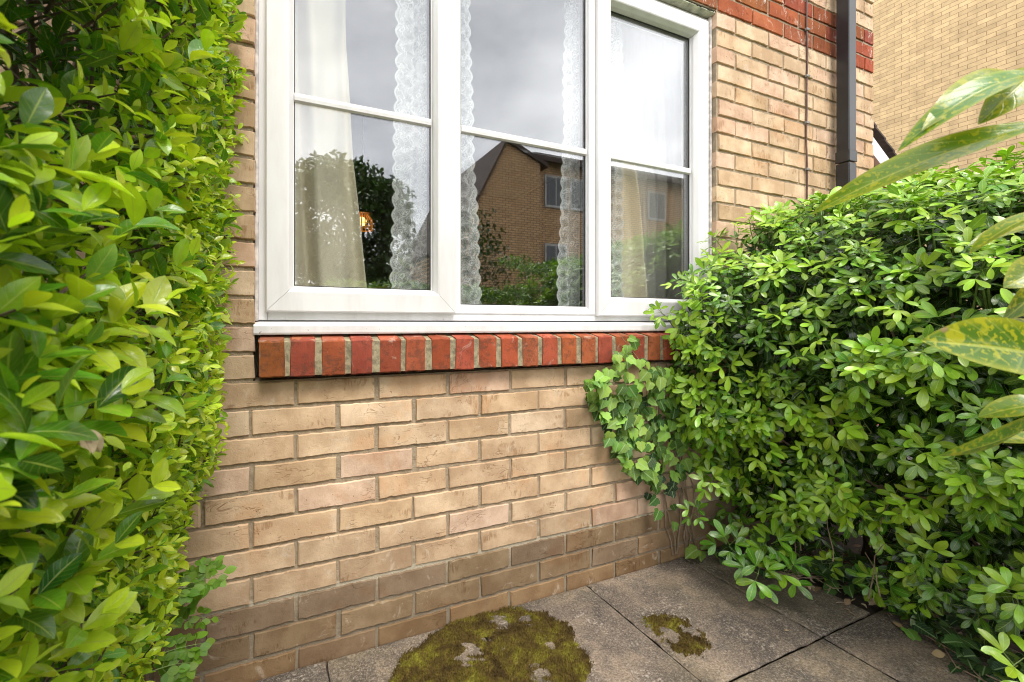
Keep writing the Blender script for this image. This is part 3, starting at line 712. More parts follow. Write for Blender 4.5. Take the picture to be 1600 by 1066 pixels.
def unit(a): return a / (np.linalg.norm(a, axis=-1, keepdims=True) + 1e-9)
class Leaves:
    def __init__(s): s.V, s.F, s.A, s.b = [], [], [], 0
    def add(s, P, D, N, L, W, age, tmpl, bend=.5, fold=.35, twist=0.0, wav=.0):
        P, D, N = (np.atleast_2d(np.asarray(a, float)) for a in (P, D, N)); n = len(P)
        L, W, age, bend, fold, twist = (np.broadcast_to(np.asarray(a, float), (n,)) for a in (L, W, age, bend, fold, twist))
        X = unit(D); Zv = N - (N * X).sum(1, keepdims=True) * X; bad = np.linalg.norm(Zv, axis=1) < 1e-3
        Zv[bad] = np.cross(X[bad], [1, 0, .3]); Zv = unit(Zv); Y = np.cross(Zv, X)
        S, C, CC, Fq = tmpl; k = len(S)
        b = np.where(np.abs(bend) < 1e-3, 1e-3, bend)[:, None]; th = b * S[None]
        lx = L[:, None] * np.sin(th) / b; lz = -L[:, None] * (1 - np.cos(th)) / b
        yy = C[None] * W[:, None] / 2; f = fold[:, None]
        tw = twist[:, None] * S[None]
        ay = yy * np.cos(f); az = np.abs(yy) * np.sin(f) + wav * W[:, None] * np.sin(S[None] * 14 + np.arange(n)[:, None] * 1.7) * np.abs(C)[None] * np.sign(C)[None]
        by = ay * np.cos(tw) - az * np.sin(tw); bz = ay * np.sin(tw) + az * np.cos(tw)
        # local normal follows the bend
        nx, nz = np.sin(th), np.cos(th)
        V = P[:, None] + (lx + bz * nx)[..., None] * X[:, None] + by[..., None] * Y[:, None] + (lz + bz * nz)[..., None] * Zv[:, None]
        s.V.append(V.reshape(-1, 3)); s.F.append((Fq[None] + (s.b + np.arange(n) * k)[:, None, None]).reshape(-1, 4))
        r = rng.uniform(size=n)
        A = np.empty((n, k, 4)); A[..., 0] = S[None]; A[..., 1] = CC[None] * .5 + .5; A[..., 2] = age[:, None]; A[..., 3] = r[:, None]
        s.A.append(A.reshape(-1, 4)); s.b += n * k
    def build(s, name, mat, parent=None, loc=None):
        F_ = np.vstack(s.F); tri = F_[:, 2] == F_[:, 3]
        V = np.vstack(s.V); A = np.vstack(s.A)
        if tri.all(): return build(name, V, F_[:, :3], mat, parent, True, {'lf': A}, loc=loc)
        return build(name, V, F_, mat, parent, True, {'lf': A}, loc=loc)

def rand_perp(D):
    r = rng.normal(size=D.shape); r -= (r * D).sum(1, keepdims=True) * D; return unit(r)

# ------------------------------------------------------------------ clipped hedge at the left
hedge = thing('hedge', 'tall clipped hedge of glossy yellow green oval leaves against the left of the house', 'hedge', (-.45, .65, 0))
def hedge_face(y, z):
    x = np.interp(z, [0, .12, .4, .62, .83, 1.3, 1.64, 2.3], [-.31, -.285, -.185, -.135, -.100, -.088, -.078, -.10])
    return x - .050 * sstep(1.0, .35, y) - .10 * sstep(.34, .12, y)
def hedge_shoots(n, dmin, dmax, agelo, agehi, ln, seed, tm, young_tip=.3, nl=(5, 9)):
    r = np.random.default_rng(seed)
    y = r.uniform(.06, 1.325, n); z = r.uniform(0.03, 2.15, n)
    dp = dmin + (dmax - dmin) * r.uniform(size=n) ** 1.3
    lump = .028 * vnoise(np.stack([y * 1.0, z], -1), 11, 5)
    x = hedge_face(y, z) - dp + lump - .012
    # gaps where the dark inside shows
    g1 = ((y - .47) / .15) ** 2 + ((z - 1.235) / .105) ** 2 + ((x + .10) / .20) ** 2 < 1
    g2 = ((y - .33) / .07) ** 2 + ((z - .60) / .06) ** 2 < 1
    near = np.sqrt(x ** 2 + y ** 2 + (z - H) ** 2) < .17
    keep = ~(g1 | (g2 & (dp < .2)) | near); x, y, z, dp = x[keep], y[keep], z[keep], dp[keep]; n = len(x)
    D = unit(np.stack([r.normal(.75, .35, n), r.normal(-.12, .55, n), r.normal(.45, .45, n)], -1))
    LV, tips = Leaves(), []
    P = np.stack([x, y, z], -1)
    kcount = r.integers(nl[0], nl[1], n); sl2 = r.uniform(.035, .085, n)
    side0 = rand_perp(D); side1 = np.cross(D, side0)
    for k in range(nl[1]):
        m = kcount > k; pair = k // 2; sgn = 1 if k % 2 else -1
        fr = 1 - pair * .27
        S = (side0 if pair % 2 == 0 else side1)[m] * sgn
        ang = r.normal(.85, .25, m.sum()) * (.7 + .22 * pair)
        d = unit(D[m] * np.cos(ang)[:, None] + S * np.sin(ang)[:, None] + r.normal(0, .12, (m.sum(), 3)))
        nrm = unit(D[m] * .8 + np.array([0, 0, .7]) - S * .2 + r.normal(0, .25, (m.sum(), 3)))
        L = r.uniform(*ln, m.sum()) * np.interp(y[m], [.3, .55, .85, 1.3], [.74, .66, .62, .58]) * (.62 if pair == 0 else 1) * np.where(r.uniform(size=m.sum()) < .15, .6, 1)
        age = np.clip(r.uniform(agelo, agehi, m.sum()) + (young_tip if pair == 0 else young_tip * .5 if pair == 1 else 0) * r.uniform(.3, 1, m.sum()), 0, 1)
        LV.add(P[m] + D[m] * (sl2[m] * (fr - .8))[:, None], d, nrm, L, L * r.uniform(.36, .52, m.sum()), age, tm, r.normal(.35, .45, m.sum()), r.uniform(.12, .5, m.sum()), r.normal(0, .25, m.sum()), .02)
    stems = [(P[i] - D[i] * .10, P[i] - D[i] * .02, P[i] + D[i] * .01) for i in range(0, n, 2)]
    return LV, stems
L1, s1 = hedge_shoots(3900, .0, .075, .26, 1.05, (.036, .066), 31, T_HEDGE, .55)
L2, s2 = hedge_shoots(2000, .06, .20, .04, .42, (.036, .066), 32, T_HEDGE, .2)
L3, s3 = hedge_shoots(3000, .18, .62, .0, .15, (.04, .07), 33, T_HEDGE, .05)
# the nearest shoots, a hand's breadth from the lens, get finer leaves
for q in (L2, L3):
    L1.F += [f + L1.b for f in q.F]; L1.V += q.V; L1.A += q.A; L1.b += q.b
def near_sprig(base, tip, n, ln, age, seed, up=(0, 0, 1)):
    r = np.random.default_rng(seed); base, tip = np.asarray(base), np.asarray(tip); D = unit((tip - base)[None])[0]
    for k in range(n):
        f = (k // 2) / max(1, (n - 1) // 2); p = tip + (base - tip) * f * .9
        a = r.uniform(0, 6.28) if k % 2 == 0 else a + math.pi + r.normal(0, .3)
        e0 = np.cross(D, up); e0 /= np.linalg.norm(e0); e1 = np.cross(D, e0); S = math.cos(a) * e0 + math.sin(a) * e1
        ang = r.uniform(.5, .8) + .35 * f
        d = D * math.cos(ang) + S * math.sin(ang)
        L = r.uniform(*ln) * (.75 if f == 0 else 1)
        L1.add(p, d, D * .6 + np.array([-.1, -.35, .8]) + r.normal(0, .2, 3), L, L * r.uniform(.44, .55), np.clip(age + r.normal(0, .22), 0, 1), T_HEDGE_N, r.normal(.4, .3), r.uniform(.15, .45), r.normal(0, .3), .025)
for i, (px, py, t, age) in enumerate([(60, 560, .30, .35), (120, 470, .34, .6), (190, 610, .38, .55), (90, 640, .30, .3), (210, 480, .42, .85), (150, 240, .36, .75), (60, 330, .30, .3),
                                     (130, 330, .36, .6), (240, 330, .45, .8), (260, 470, .48, .9), (100, 780, .36, .5), (180, 850, .42, .7), (60, 930, .36, .45), (160, 960, .46, .8), (240, 760, .5, .85),
                                     (40, 200, .30, .25), (30, 720, .30, .3), (250, 600, .48, .75), (300, 250, .58, .9), (320, 80, .62, .85), (300, 400, .6, .85)]):
    p = at_t(px, py, t); r = np.random.default_rng(100 + i)
    near_sprig(p - np.array([.06, -.02, .05]), p, 8, (.036, .052), age, 100 + i)
L1.build('foliage', M['hedge_leaf'], hedge)
mb = MB()
for p in (s1 + s2)[::2]: mb.tube(p, [.0022, .0016, .001], 4, False)
r = np.random.default_rng(8)
for i in range(46):
    y = r.uniform(.12, 1.3); x = r.uniform(-.66, -.34); pts = [np.array([x, y, -.02])]
    for k in range(9): pts.append(pts[-1] + np.array([r.normal(.002, .02), r.normal(0, .025), .24]))
    mb.tube(pts, np.linspace(r.uniform(.006, .014), .003, 10), 6)
    for k in range(2, 9):
        q = pts[k]; d = unit(np.array([[r.uniform(.3, 1), r.normal(0, .6), r.uniform(.1, .7)]]))[0]
        e = q + d * r.uniform(.16, .26) + (0, 0, .02); lim = hedge_face(e[1], e[2]) - .06; e[0] = min(e[0], lim); e[1] = min(max(e[1], .1), 1.3); m_ = (q + e) / 2 + (0, 0, -.01)
        mb.tube([q, m_, e], [.004, .003, .0016], 5)
mb.build('branch', M['bark'], hedge)

# dead leaf caught in the hedge
p = at_t(150, 690, .36); LV = Leaves()
LV.add(p + (-.012, 0, .012), (.6, -.1, -.7), (.4, -.9, .2), .030, .017, .95, T_HEDGE_N, 1.1, -.5, .5, .08)
LV.add(p + (-.010, .002, .008), (.2, .2, -.9), (.5, -.8, .1), .020, .014, .9, T_HEDGE_N, -.8, .6, -.5, .08)
o = LV.build('dead_leaf', M['dry_leaf'], loc=tuple(p)); tag(o, 'pale shrivelled dead leaf caught among the hedge leaves at lower left', 'leaf')

# ------------------------------------------------------------------ big evergreen shrub at the right
shrub = thing('shrub', 'large dense evergreen shrub with whorls of bright green leaflets filling the right side', 'shrub', (2.2, .8, 0))
SEC = np.array([(1.86, .02), (1.77, .16), (1.64, .38), (1.53, .62), (1.475, .85), (1.48, 1.02), (1.57, 1.19), (1.74, 1.345), (2.02, 1.465), (2.36, 1.53), (2.68, 1.46), (2.86, 1.2), (2.9, .8)])
seg = np.linalg.norm(np.diff(SEC, axis=0), axis=1); cum = np.concatenate([[0], np.cumsum(seg)])
def sec_at(u):
    x = np.interp(u * cum[-1], cum, SEC[:, 0]); z = np.interp(u * cum[-1], cum, SEC[:, 1]); e = .02
    dx = np.interp((u + e) * cum[-1], cum, SEC[:, 0]) - np.interp((u - e) * cum[-1], cum, SEC[:, 0])
    dz = np.interp((u + e) * cum[-1], cum, SEC[:, 1]) - np.interp((u - e) * cum[-1], cum, SEC[:, 1])
    nn = unit(np.stack([-dz, dx], -1)); return x, z, nn
def shrub_rosettes(LV, stems, n, dmin, dmax, agelo, agehi, seed, leaf=(.040, .062), kk=(4, 7), umax=.86, calm=1.0):
    r = np.random.default_rng(seed); u = r.uniform(.0, umax, n); y = r.uniform(.10, 1.30, n)
    x, z, nn = sec_at(u); dp = dmin + (dmax - dmin) * r.uniform(size=n) ** 1.2
    lump = .050 * vnoise(np.stack([y, u * 3], -1), 9, 2) + .025 * vnoise(np.stack([y, u * 3], -1), 23, 7)
    push = -.11 * sstep(.85, 1.22, y) * sstep(1.35, 1.0, z) * sstep(.25, .6, z)
    X = x + nn[:, 0] * (lump - dp) + push; Z = z + nn[:, 1] * (lump - dp); Y = y
    P = np.stack([X, Y, Z], -1)
    hole = ((Y - .73) / .072) ** 2 + ((Z - .50) / .105) ** 2 + ((X - 1.6) / .42) ** 2 < 1
    hole |= ((Y - .92) / .09) ** 2 + ((Z - .20) / .13) ** 2 + ((X - 1.8) / .42) ** 2 < 1
    hole |= ((Y - .55) / .07) ** 2 + ((Z - 1.03) / .07) ** 2 + ((X - 1.62) / .18) ** 2 < 1
    hole |= (Z < .05) & (r.uniform(size=n) < .7)
    keep = ~hole; P, nn, dp = P[keep], nn[keep], dp[keep]; n = len(P)
    D = unit(np.stack([nn[:, 0] * .9 + r.normal(0, .38 * calm, n), r.normal(-.22, .45 * calm, n), nn[:, 1] * .55 + .42 + r.normal(0, .33 * calm, n)], -1))
    e0 = rand_perp(D); e1 = np.cross(D, e0); nleaf = r.integers(kk[0], kk[1], n); a0 = r.uniform(0, 6.28, n); size = r.uniform(*leaf, n)
    age_shade = r.uniform(agelo, agehi, n) - .25 * sstep(.45, .1, P[:, 2])  # rosettes near the ground get darker leaf colour, painted shade under the shrub
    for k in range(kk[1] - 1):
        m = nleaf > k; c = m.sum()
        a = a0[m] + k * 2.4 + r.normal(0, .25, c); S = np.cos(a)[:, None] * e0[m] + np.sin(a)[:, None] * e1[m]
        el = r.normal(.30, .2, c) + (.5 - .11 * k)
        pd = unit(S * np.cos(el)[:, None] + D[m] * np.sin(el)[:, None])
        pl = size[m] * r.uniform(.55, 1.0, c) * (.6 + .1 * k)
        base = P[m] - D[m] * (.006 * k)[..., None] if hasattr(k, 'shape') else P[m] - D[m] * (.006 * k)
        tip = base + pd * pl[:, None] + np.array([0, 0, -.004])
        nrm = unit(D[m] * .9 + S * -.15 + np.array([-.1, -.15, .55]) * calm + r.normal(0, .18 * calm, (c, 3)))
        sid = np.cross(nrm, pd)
        age = np.clip(age_shade[m] + (.24 if k < 3 else -.04 if k < 4 else -.26) * r.uniform(.3, 1, c) + r.normal(0, .06, c), 0, 1)
        for q, ang in ((0, 0), (1, 1.0), (2, -1.0)):
            aa = ang + r.normal(0, .15, c); d = unit(pd * np.cos(aa)[:, None] + unit(sid) * np.sin(aa)[:, None] + np.array([0, 0, -.10]))
            L = size[m] * (1.06 if q == 0 else .86) * r.uniform(.85, 1.12, c)
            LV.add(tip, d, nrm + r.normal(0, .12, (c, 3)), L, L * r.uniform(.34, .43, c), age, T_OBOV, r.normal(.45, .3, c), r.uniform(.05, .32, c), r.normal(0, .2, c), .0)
        if stems is not None:
            for i in range(c): stems.append((base[i], tip[i]))
    return P, D
LV = Leaves(); st = []
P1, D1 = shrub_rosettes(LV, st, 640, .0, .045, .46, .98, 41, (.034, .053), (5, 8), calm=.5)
shrub_rosettes(LV, None, 760, .065, .17, .0, .28, 42, (.034, .052))  # inner layers: old leaves, tinted darker still to paint shade in the gaps
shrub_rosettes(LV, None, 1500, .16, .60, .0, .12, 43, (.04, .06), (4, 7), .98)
# low sprays that hang over the paving and beside the wall
def spray(px, py, t, n, sz, age, seed, tm=T_OBOV, axis=(-.5, -.35, .55)):
    r = np.random.default_rng(seed); c = at_t(px, py, t); D = unit(np.array([axis]) + r.normal(0, .12, (1, 3)))[0]
    e0 = np.cross(D, (0, 0, 1)); e0 /= np.linalg.norm(e0); e1 = np.cross(D, e0); a0 = r.uniform(0, 6)
    for k in range(n):
        a = a0 + k * 2.4; S = math.cos(a) * e0 + math.sin(a) * e1; el = .75 - .14 * k + r.normal(0, .1)
        pd = S * math.cos(el) + D * math.sin(el); s_ = sz * r.uniform(.85, 1.15); b = c - D * .007 * k; tip = b + pd * s_ * (.45 + .07 * k)
        nrm = D * .9 + np.array([-.1, -.1, .5]) + r.normal(0, .12, 3); sid = np.cross(nrm, pd); sid /= np.linalg.norm(sid)
        for ang in (0, 1.0, -1.0):
            aa = ang + r.normal(0, .12); d = pd * math.cos(aa) + sid * math.sin(aa)
            LV.add(tip, d, nrm, s_ * (1.05 if ang == 0 else .88), s_ * .38, np.clip(age + r.normal(0, .1), 0, 1), tm, r.normal(.5, .2), r.uniform(.08, .28), 0)
        st.append((b, tip))
    st.append((c - D * .008 * n, c + np.array([.12, .03, -.05])))
for i, a in enumerate([(1085, 545, 1.66, 6, .042, .95), (1075, 490, 1.66, 5, .040, .9), (1095, 610, 1.66, 6, .046, .8), (1110, 750, 1.62, 6, .044, .75), (1085, 800, 1.66, 5, .04, .55), (1205, 850, 1.55, 6, .058, .6),
                       (1185, 895, 1.50, 6, .060, .5), (1225, 890, 1.50, 6, .058, .55), (1140, 850, 1.60, 6, .055, .5), (1240, 790, 1.5, 6, .042, .8), (1250, 820, 1.52, 5, .04, .6), (1190, 700, 1.55, 6, .046, .85),
                       (1410, 790, 1.28, 6, .036, .9), (1450, 770, 1.24, 6, .036, .8), (1550, 560, 1.05, 6, .042, .85), (1335, 590, 1.38, 6, .045, .85), (1590, 930, 1.02, 6, .044, .7), (1500, 690, 1.15, 6, .04, .7),
                       (1590, 1040, 1.0, 5, .05, .85), (1180, 600, 1.56, 7, .048, .9), (1290, 660, 1.42, 7, .045, .85), (1245, 500, 1.5, 6, .046, .9), (1420, 560, 1.25, 6, .045, .9), (1180, 450, 1.66, 6, .042, .95)]):
    spray(*a, 300 + i)
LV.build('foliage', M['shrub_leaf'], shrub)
mb = MB()
for a, b in st[::2]: mb.tube([a, b], [.0011, .0008], 3, False)
for p, d in zip(P1, D1): mb.tube([p - d * .12 + (.03, 0, -.05), p - d * .05, p], [.0024, .002, .0014], 4, False)
mb.build('green_stem', M['greenstem'], shrub)
mb = MB(); g = on_ground(1385, 885); t0 = at_t(1330, 640, 1.78)
mb.tube([g + (.02, .02, -.03), g + (-.005, .01, .08), g + (-.03, .02, .2), g + (-.07, .03, .42), t0 + (0, 0, .05), t0 + (-.02, .04, .4)], [.075, .058, .050, .044, .036, .02], 12)
mb.build('trunk', M['bark'], shrub, True)
mb = MB(); r = np.random.default_rng(14)
def limb(a, b, r0, r1, sag=.02):
    a, b = np.asarray(a), np.asarray(b); m1, m2 = a + (b - a) * .35 + r.normal(0, sag, 3), a + (b - a) * .7 + r.normal(0, sag, 3)
    mb.tube([a, m1, m2, b], [r0, r0 * .8, r1 * 1.3, r1], 6)
limb(at_t(1350, 790, 1.6), at_t(1378, 760, 1.45), .010, .007, .004); limb(at_t(1378, 762, 1.45), at_t(1405, 778, 1.4), .006, .004, .003); limb(at_t(1376, 762, 1.46), at_t(1352, 750, 1.4), .004, .002, .003)
for i in range(34):
    a = np.array([r.uniform(1.95, 2.6), r.uniform(.2, 1.28), r.uniform(-.02, .3)]); u = r.uniform(.1, .8); x, z, nn = sec_at(np.array([u]))
    limb(a, (x[0] + .1, np.clip(a[1] + r.normal(0, .2), .15, 1.28), z[0] - .08), r.uniform(.006, .014), .003, .04)
for i in range(26):
    x = r.uniform(1.62, 2.05); y = r.uniform(.75, 1.2); a = np.array([x, y, r.uniform(.0, .25)]); limb(a, a + np.array([r.normal(-.05, .08), r.normal(-.03, .08), r.uniform(.08, .3)]), .0022, .001, .012)
mb.build('branch', M['twig'], shrub)

# ------------------------------------------------------------------ ivy on the wall and over the ground
ivy = thing('ivy', 'pale lobed ivy climbing the brick wall below the right end of the red sill', 'ivy', (1.45, 1.33, 0))
IV = Leaves(); r = np.random.default_rng(51)
poly = np.array([(985, 515), (1012, 560), (1050, 580), (1085, 600), (1082, 680), (1068, 760), (1062, 840), (1030, 800), (985, 735), (958, 690), (945, 655), (918, 625), (912, 590), (950, 575), (965, 545)], float)
def inside(x, y):
    c = False; j = len(poly) - 1
    for i in range(len(poly)):
        if (poly[i, 1] > y) != (poly[j, 1] > y) and x < (poly[j, 0] - poly[i, 0]) * (y - poly[i, 1]) / (poly[j, 1] - poly[i, 1]) + poly[i, 0]: c = not c
        j = i
    return c
pts = []
while len(pts) < 290:
    x, y = r.uniform(905, 1095), r.uniform(510, 850)
    dens = 1.0 if y < 745 else .22
    if inside(x, y) and r.uniform() < dens: pts.append((x, y))
for (x, y) in pts:
    off = r.uniform(.006, .06) + (.05 if 515 < y < 605 else .0); P = at_y(x, y, WY - off)
    d = np.array([r.normal(-.25, .55), r.normal(-.25, .2), r.normal(-.75, .35)])
    L = r.uniform(.036, .062) * (.8 if y < 570 else 1) * (.8 if y > 745 else 1)
    ag = np.clip(r.normal(.60, .25) + (.18 if y < 600 else 0) - (.35 if y > 740 else 0) - (off < .02) * .25, 0, 1)
    IV.add(P, d, (r.normal(-.25, .3), -.9 + r.normal(0, .2), r.normal(.5, .3)), L, L * r.uniform(.9, 1.15), ag, T_IVY, r.normal(.5, .4), r.uniform(-.05, .3), 0)
IV.build('foliage', M['ivy_leaf'], ivy)
mb = MB()
for i in range(7):
    x = r.uniform(1.44, 1.62); p = np.array([x, WY - .006, .02]); q = [p.copy()]
    for k in range(14):
        p = p + np.array([r.normal(-.006, .014), 0, .06]); p[1] = WY - r.uniform(.004, .014)
        if p[2] > .90 - i * .02: break
        q.append(p.copy())
    mb.tube(q, np.linspace(.0035, .0012, len(q)), 5)
mb.tube([at_y(1010, 600, WY - .05), at_y(1005, 570, 1.285), at_y(985, 545, 1.285), at_y(968, 522, 1.29)], [.002, .002, .0015, .001], 5)
mb.build('stem', M['twig'], ivy)

gi = thing('ground_ivy', 'dark trailing ivy creeping over the soil edge under the large shrub', 'ivy', (1.8, .7, 0))
GI = Leaves(); mb = MB()
path = np.array([(1.62, 1.25), (1.74, 1.10), (1.90, .93), (1.88, .80), (1.80, .66), (1.72, .52), (1.66, .38), (1.62, .2)])
cl = np.concatenate([[0], np.cumsum(np.linalg.norm(np.diff(path, axis=0), axis=1))])
for i in range(330):
    u = r.uniform() * cl[-1]; x, y = np.interp(u, cl, path[:, 0]), np.interp(u, cl, path[:, 1]); o = abs(r.normal(0, .11)) - .015
    P = np.array([x + o, y + r.normal(0, .05), .012 + r.uniform(0, .05) + .25 * max(0, o - .08) * r.uniform()]); L = r.uniform(.032, .06)
    GI.add(P, (r.normal(-.5, .5), r.normal(-.3, .5), r.normal(-.05, .2)), (r.normal(-.25, .25), r.normal(-.25, .25), 1), L, L * r.uniform(.9, 1.15), np.clip(r.normal(.18, .16), 0, 1), T_IVY, r.normal(.4, .3), r.uniform(0, .3), 0)
for (px, py, z, ag) in [(1090, 845, .02, .75), (1110, 860, .05, .7), (1130, 830, .1, .75), (1160, 845, .09, .7), (1120, 815, .12, .6), (1175, 830, .12, .6), (1060, 850, .01, .3), (1290, 890, .02, .55), (1330, 885, .03, .5), (1345, 870, .03, .45), (1580, 1030, .04, .8), (1560, 1045, .02, .7), (1535, 990, .04, .75)]:
    for k in range(3):
        t = H * F / (py - CY) * (1 - z / H); P = at_t(px, py, t) + r.normal(0, .02, 3) * (1, 1, .4); L = r.uniform(.05, .075)
        GI.add(P, (r.normal(-.5, .5), r.normal(-.5, .4), -.15), (r.normal(-.3, .2), r.normal(-.35, .2), 1), L, L * 1.05, np.clip(ag + r.normal(0, .1), 0, 1), T_IVY, r.normal(.5, .2), r.uniform(.05, .3), 0)
GI.build('foliage', M['ivy_leaf'], gi)
for i in range(12):
    u0 = r.uniform(0, cl[-1] * .7); q = []
    for k in range(7):
        u = min(cl[-1], u0 + k * .07); q.append((np.interp(u, cl, path[:, 0]) + r.normal(0, .03), np.interp(u, cl, path[:, 1]) + r.normal(0, .02), .012 + r.uniform(0, .012)))
    mb.tube(q, .0018, 5)
mb.build('stem', M['twig'], gi)
# dry leaves and twigs on the soil
DL = Leaves()
for i in range(260):
    if i < 190: c = np.array([1.95, 1.02]) + r.normal(0, 1, 2) * np.array([.17, .12])
    else: c = np.array([1.88, .65]) + r.normal(0, 1, 2) * np.array([.06, .25])
    if c[1] > 1.32 or c[0] < 1.70: continue
    L = r.uniform(.018, .042)
    DL.add((c[0], c[1], .004 + r.uniform(0, .02)), (r.normal(), r.normal(), r.normal(0, .15)), (r.normal(0, .35), r.normal(0, .35), 1), L, L * r.uniform(.35, .6), r.uniform(.2, 1), T_HEDGE, r.normal(0, .9), r.uniform(-.5, .6), r.normal(0, .4), .05)
tag(DL.build('leaf_litter', M['dry_leaf']), 'tan dry leaves scattered on the soil under the shrub', 'leaf litter', kind='stuff')
# small scraps on the paving
scr = np.random.default_rng(77)
for i, (px, py) in enumerate([(1385, 950), (1345, 945), (1225, 986), (1300, 905), (1462, 1045), (1310, 925)]):
    g = on_ground(px, py); LV = Leaves(); L = scr.uniform(.012, .024)
    LV.add(g + (0, 0, .003), (scr.normal(), scr.normal(), .1), (scr.normal(0, .3), scr.normal(0, .3), 1), L, L * .5, .9 if i % 2 else .7, T_HEDGE, scr.normal(0, .8), .4, .3, .05)
    tag(LV.build('fallen_leaf', M['dry_leaf'], loc=tuple(g)), ['curled tan fallen leaf at the joint end beside the ivy', 'pale scrap of fallen leaf on the slab near the long joint', 'brown fallen scrap on the corner where slab joints meet',
        'thin pale fallen leaf on the slab below the hanging spray', 'yellowish fallen scrap on the front slab, close to the dark ivy', 'tiny white fallen petal on the slab right of the hanging spray'][i], 'fallen leaf')

# ------------------------------------------------------------------ herb with small leaflets by the hedge foot
herb = thing('seedling', 'small bright green seedling with round leaflets in front of the bricks by the hedge foot', 'plant', (-.16, 1.2, 0))
HB = Leaves(); mb = MB(); r = np.random.default_rng(61)
def frond(px0, py0, px1, py1, y0, y1, n, sz, seed):
    r = np.random.default_rng(seed); a, b = at_y(px0, py0, y0), at_y(px1, py1, y1); mid = (a + b) / 2 + (0, -.01, .02)
    q = [a * (1 - t) ** 2 + 2 * mid * t * (1 - t) + b * t * t for t in np.linspace(0, 1, 9)]; mb.tube(q, np.linspace(.0014, .0006, 9), 5)
    D = unit((b - a)[None])[0]
    for k in range(n):
        t = .25 + .75 * (k // 2 + 1) / (n // 2 + 1); p = a * (1 - t) ** 2 + 2 * mid * t * (1 - t) + b * t * t; sg = 1 if k % 2 else -1
        up = np.array([0, -.55, .8]); S = np.cross(D, up); S /= np.linalg.norm(S)
        stem_e = p + (S * sg * .8 + D * .4) * sz * .6; mb.tube([p, stem_e], .0005, 4)
        for aa in (-.9, 0, .9):
            d0 = S * sg * .8 + D * .5; e = np.cross(up, d0); d = unit((d0 * math.cos(aa) + e * math.sin(aa))[None])[0]; L = sz * r.uniform(.75, 1.1)
            HB.add(stem_e, d + r.normal(0, .1, 3), up + r.normal(0, .25, 3), L, L * .72, r.uniform(.35, .9), T_ROUND, r.normal(.3, .2), .15)
    HB.add(b, D, (0, -.6, .8), sz, sz * .7, .8, T_ROUND, .3, .15)
for i, a in enumerate([(235, 950, 350, 895, 1.15, 1.16, 8, 0.027), (240, 960, 335, 880, 1.15, 1.18, 6, 0.023), (225, 965, 330, 968, 1.12, 1.17, 6, 0.020), (210, 1040, 320, 1005, 1.08, 1.13, 8, 0.023), (215, 1060, 300, 1035, 1.05, 1.1, 6, 0.025), (230, 985, 300, 940, 1.16, 1.16, 6, 0.025), (250, 1000, 290, 1060, 1.12, 1.1, 6, 0.023), (235, 930, 300, 920, 1.12, 1.12, 6, 0.025)]):
    frond(*a, 400 + i)
HB.build('foliage', M['herb_leaf'], herb); mb.tube([(-.22, 1.16, -.02), (-.20, 1.15, .1), at_y(235, 955, 1.15)], .002, 5); mb.build('stem', M['greenstem'], herb)

# ------------------------------------------------------------------ spotted laurel close to the lens at the right
lau_ = thing('spotted_laurel', 'blurred laurel with long yellow spotted leaves reaching in at the right edge', 'shrub', (.74, .05, 0))
LL = Leaves()
def big_leaf(base, tip, t0, t1, w, nrm, bend, age, fold=.25, twist=0.0):
    a, b = at_t(*base, t0), at_t(*tip, t1); d = b - a; L = np.linalg.norm(d)
    n = np.asarray(nrm, float); X = d / L; n = n - (n @ X) * X; n /= np.linalg.norm(n)
    # aim so that the bent leaf still ends at the tip
    half = bend / 2; D = X * math.cos(half) + n * math.sin(half); N2 = n * math.cos(half) - X * math.sin(half)
    Lc = L * (half / math.sin(half) if abs(half) > 1e-3 else 1)
    LL.add(a, D, N2, Lc, w, age, T_LAUREL, bend, fold, twist, .012)
UPN = (-.25, -.45, .85)
big_leaf((1640, 118), (1402, 238), .36, .37, .027, (-.35, -.55, .75), 1.15, .45)
big_leaf((1640, 190), (1268, 335), .37, .46, .034, (-.25, -.75, .6), .55, .8, .3)
big_leaf((1625, 105), (1528, 195), .40, .40, .030, (-.4, -.7, .5), .5, .85)
big_leaf((1600, 120), (1440, 205), .39, .36, .030, (.2, -.5, .85), .9, .9)
big_leaf((1490, 145), (1462, 196), .41, .42, .014, (.2, -.9, .3), .3, .05)
big_leaf((1670, 565), (1440, 533), .36, .35, .052, (-.35, -.80, .45), .30, .35)
big_leaf((1660, 510), (1455, 527), .41, .40, .022, (.0, -.35, .95), .4, .6)
big_leaf((1640, 640), (1468, 712), .42, .38, .030, (.5, .62, .45), -.4, .5)
big_leaf((1650, 630), (1528, 652), .38, .40, .024, (-.1, -.6, .8), .5, .75)
big_leaf((1660, 690), (1535, 690), .42, .42, .018, (0, -.5, .9), .3, .7)
big_leaf((1650, 325), (1514, 398), .38, .40, .022, (-.1, -.3, .95), .6, .8)
big_leaf((1640, 345), (1512, 385), .44, .44, .020, (-.2, -.5, .9), .4, .7)
big_leaf((1650, 410), (1568, 450), .38, .38, .030, (-.3, -.7, .6), .5, .8)
big_leaf((1650, 425), (1566, 502), .40, .40, .022, (.4, -.5, .7), .5, .6)
for i in range(26):                                     # the rest of the plant, beside the frame
    rr = np.random.default_rng(500 + i); zz = rr.uniform(.45, 1.42); b = np.array([.70 + rr.uniform(-.02, .03), .07 + rr.uniform(-.03, .02), zz]); d = np.array([rr.normal(.35, .5), -abs(rr.normal(.55, .3)) - .1, rr.normal(.0, .35)])
    LL.add(b, d, (0, -.2, 1), rr.uniform(.09, .13), rr.uniform(.03, .042), rr.uniform(.2, .9), T_LAUREL, rr.uniform(.2, .9), .25, 0, .01)
LL.build('foliage', M['laurel_leaf'], lau_)
mb = MB(); s0 = np.array([.74, .05, -.02])
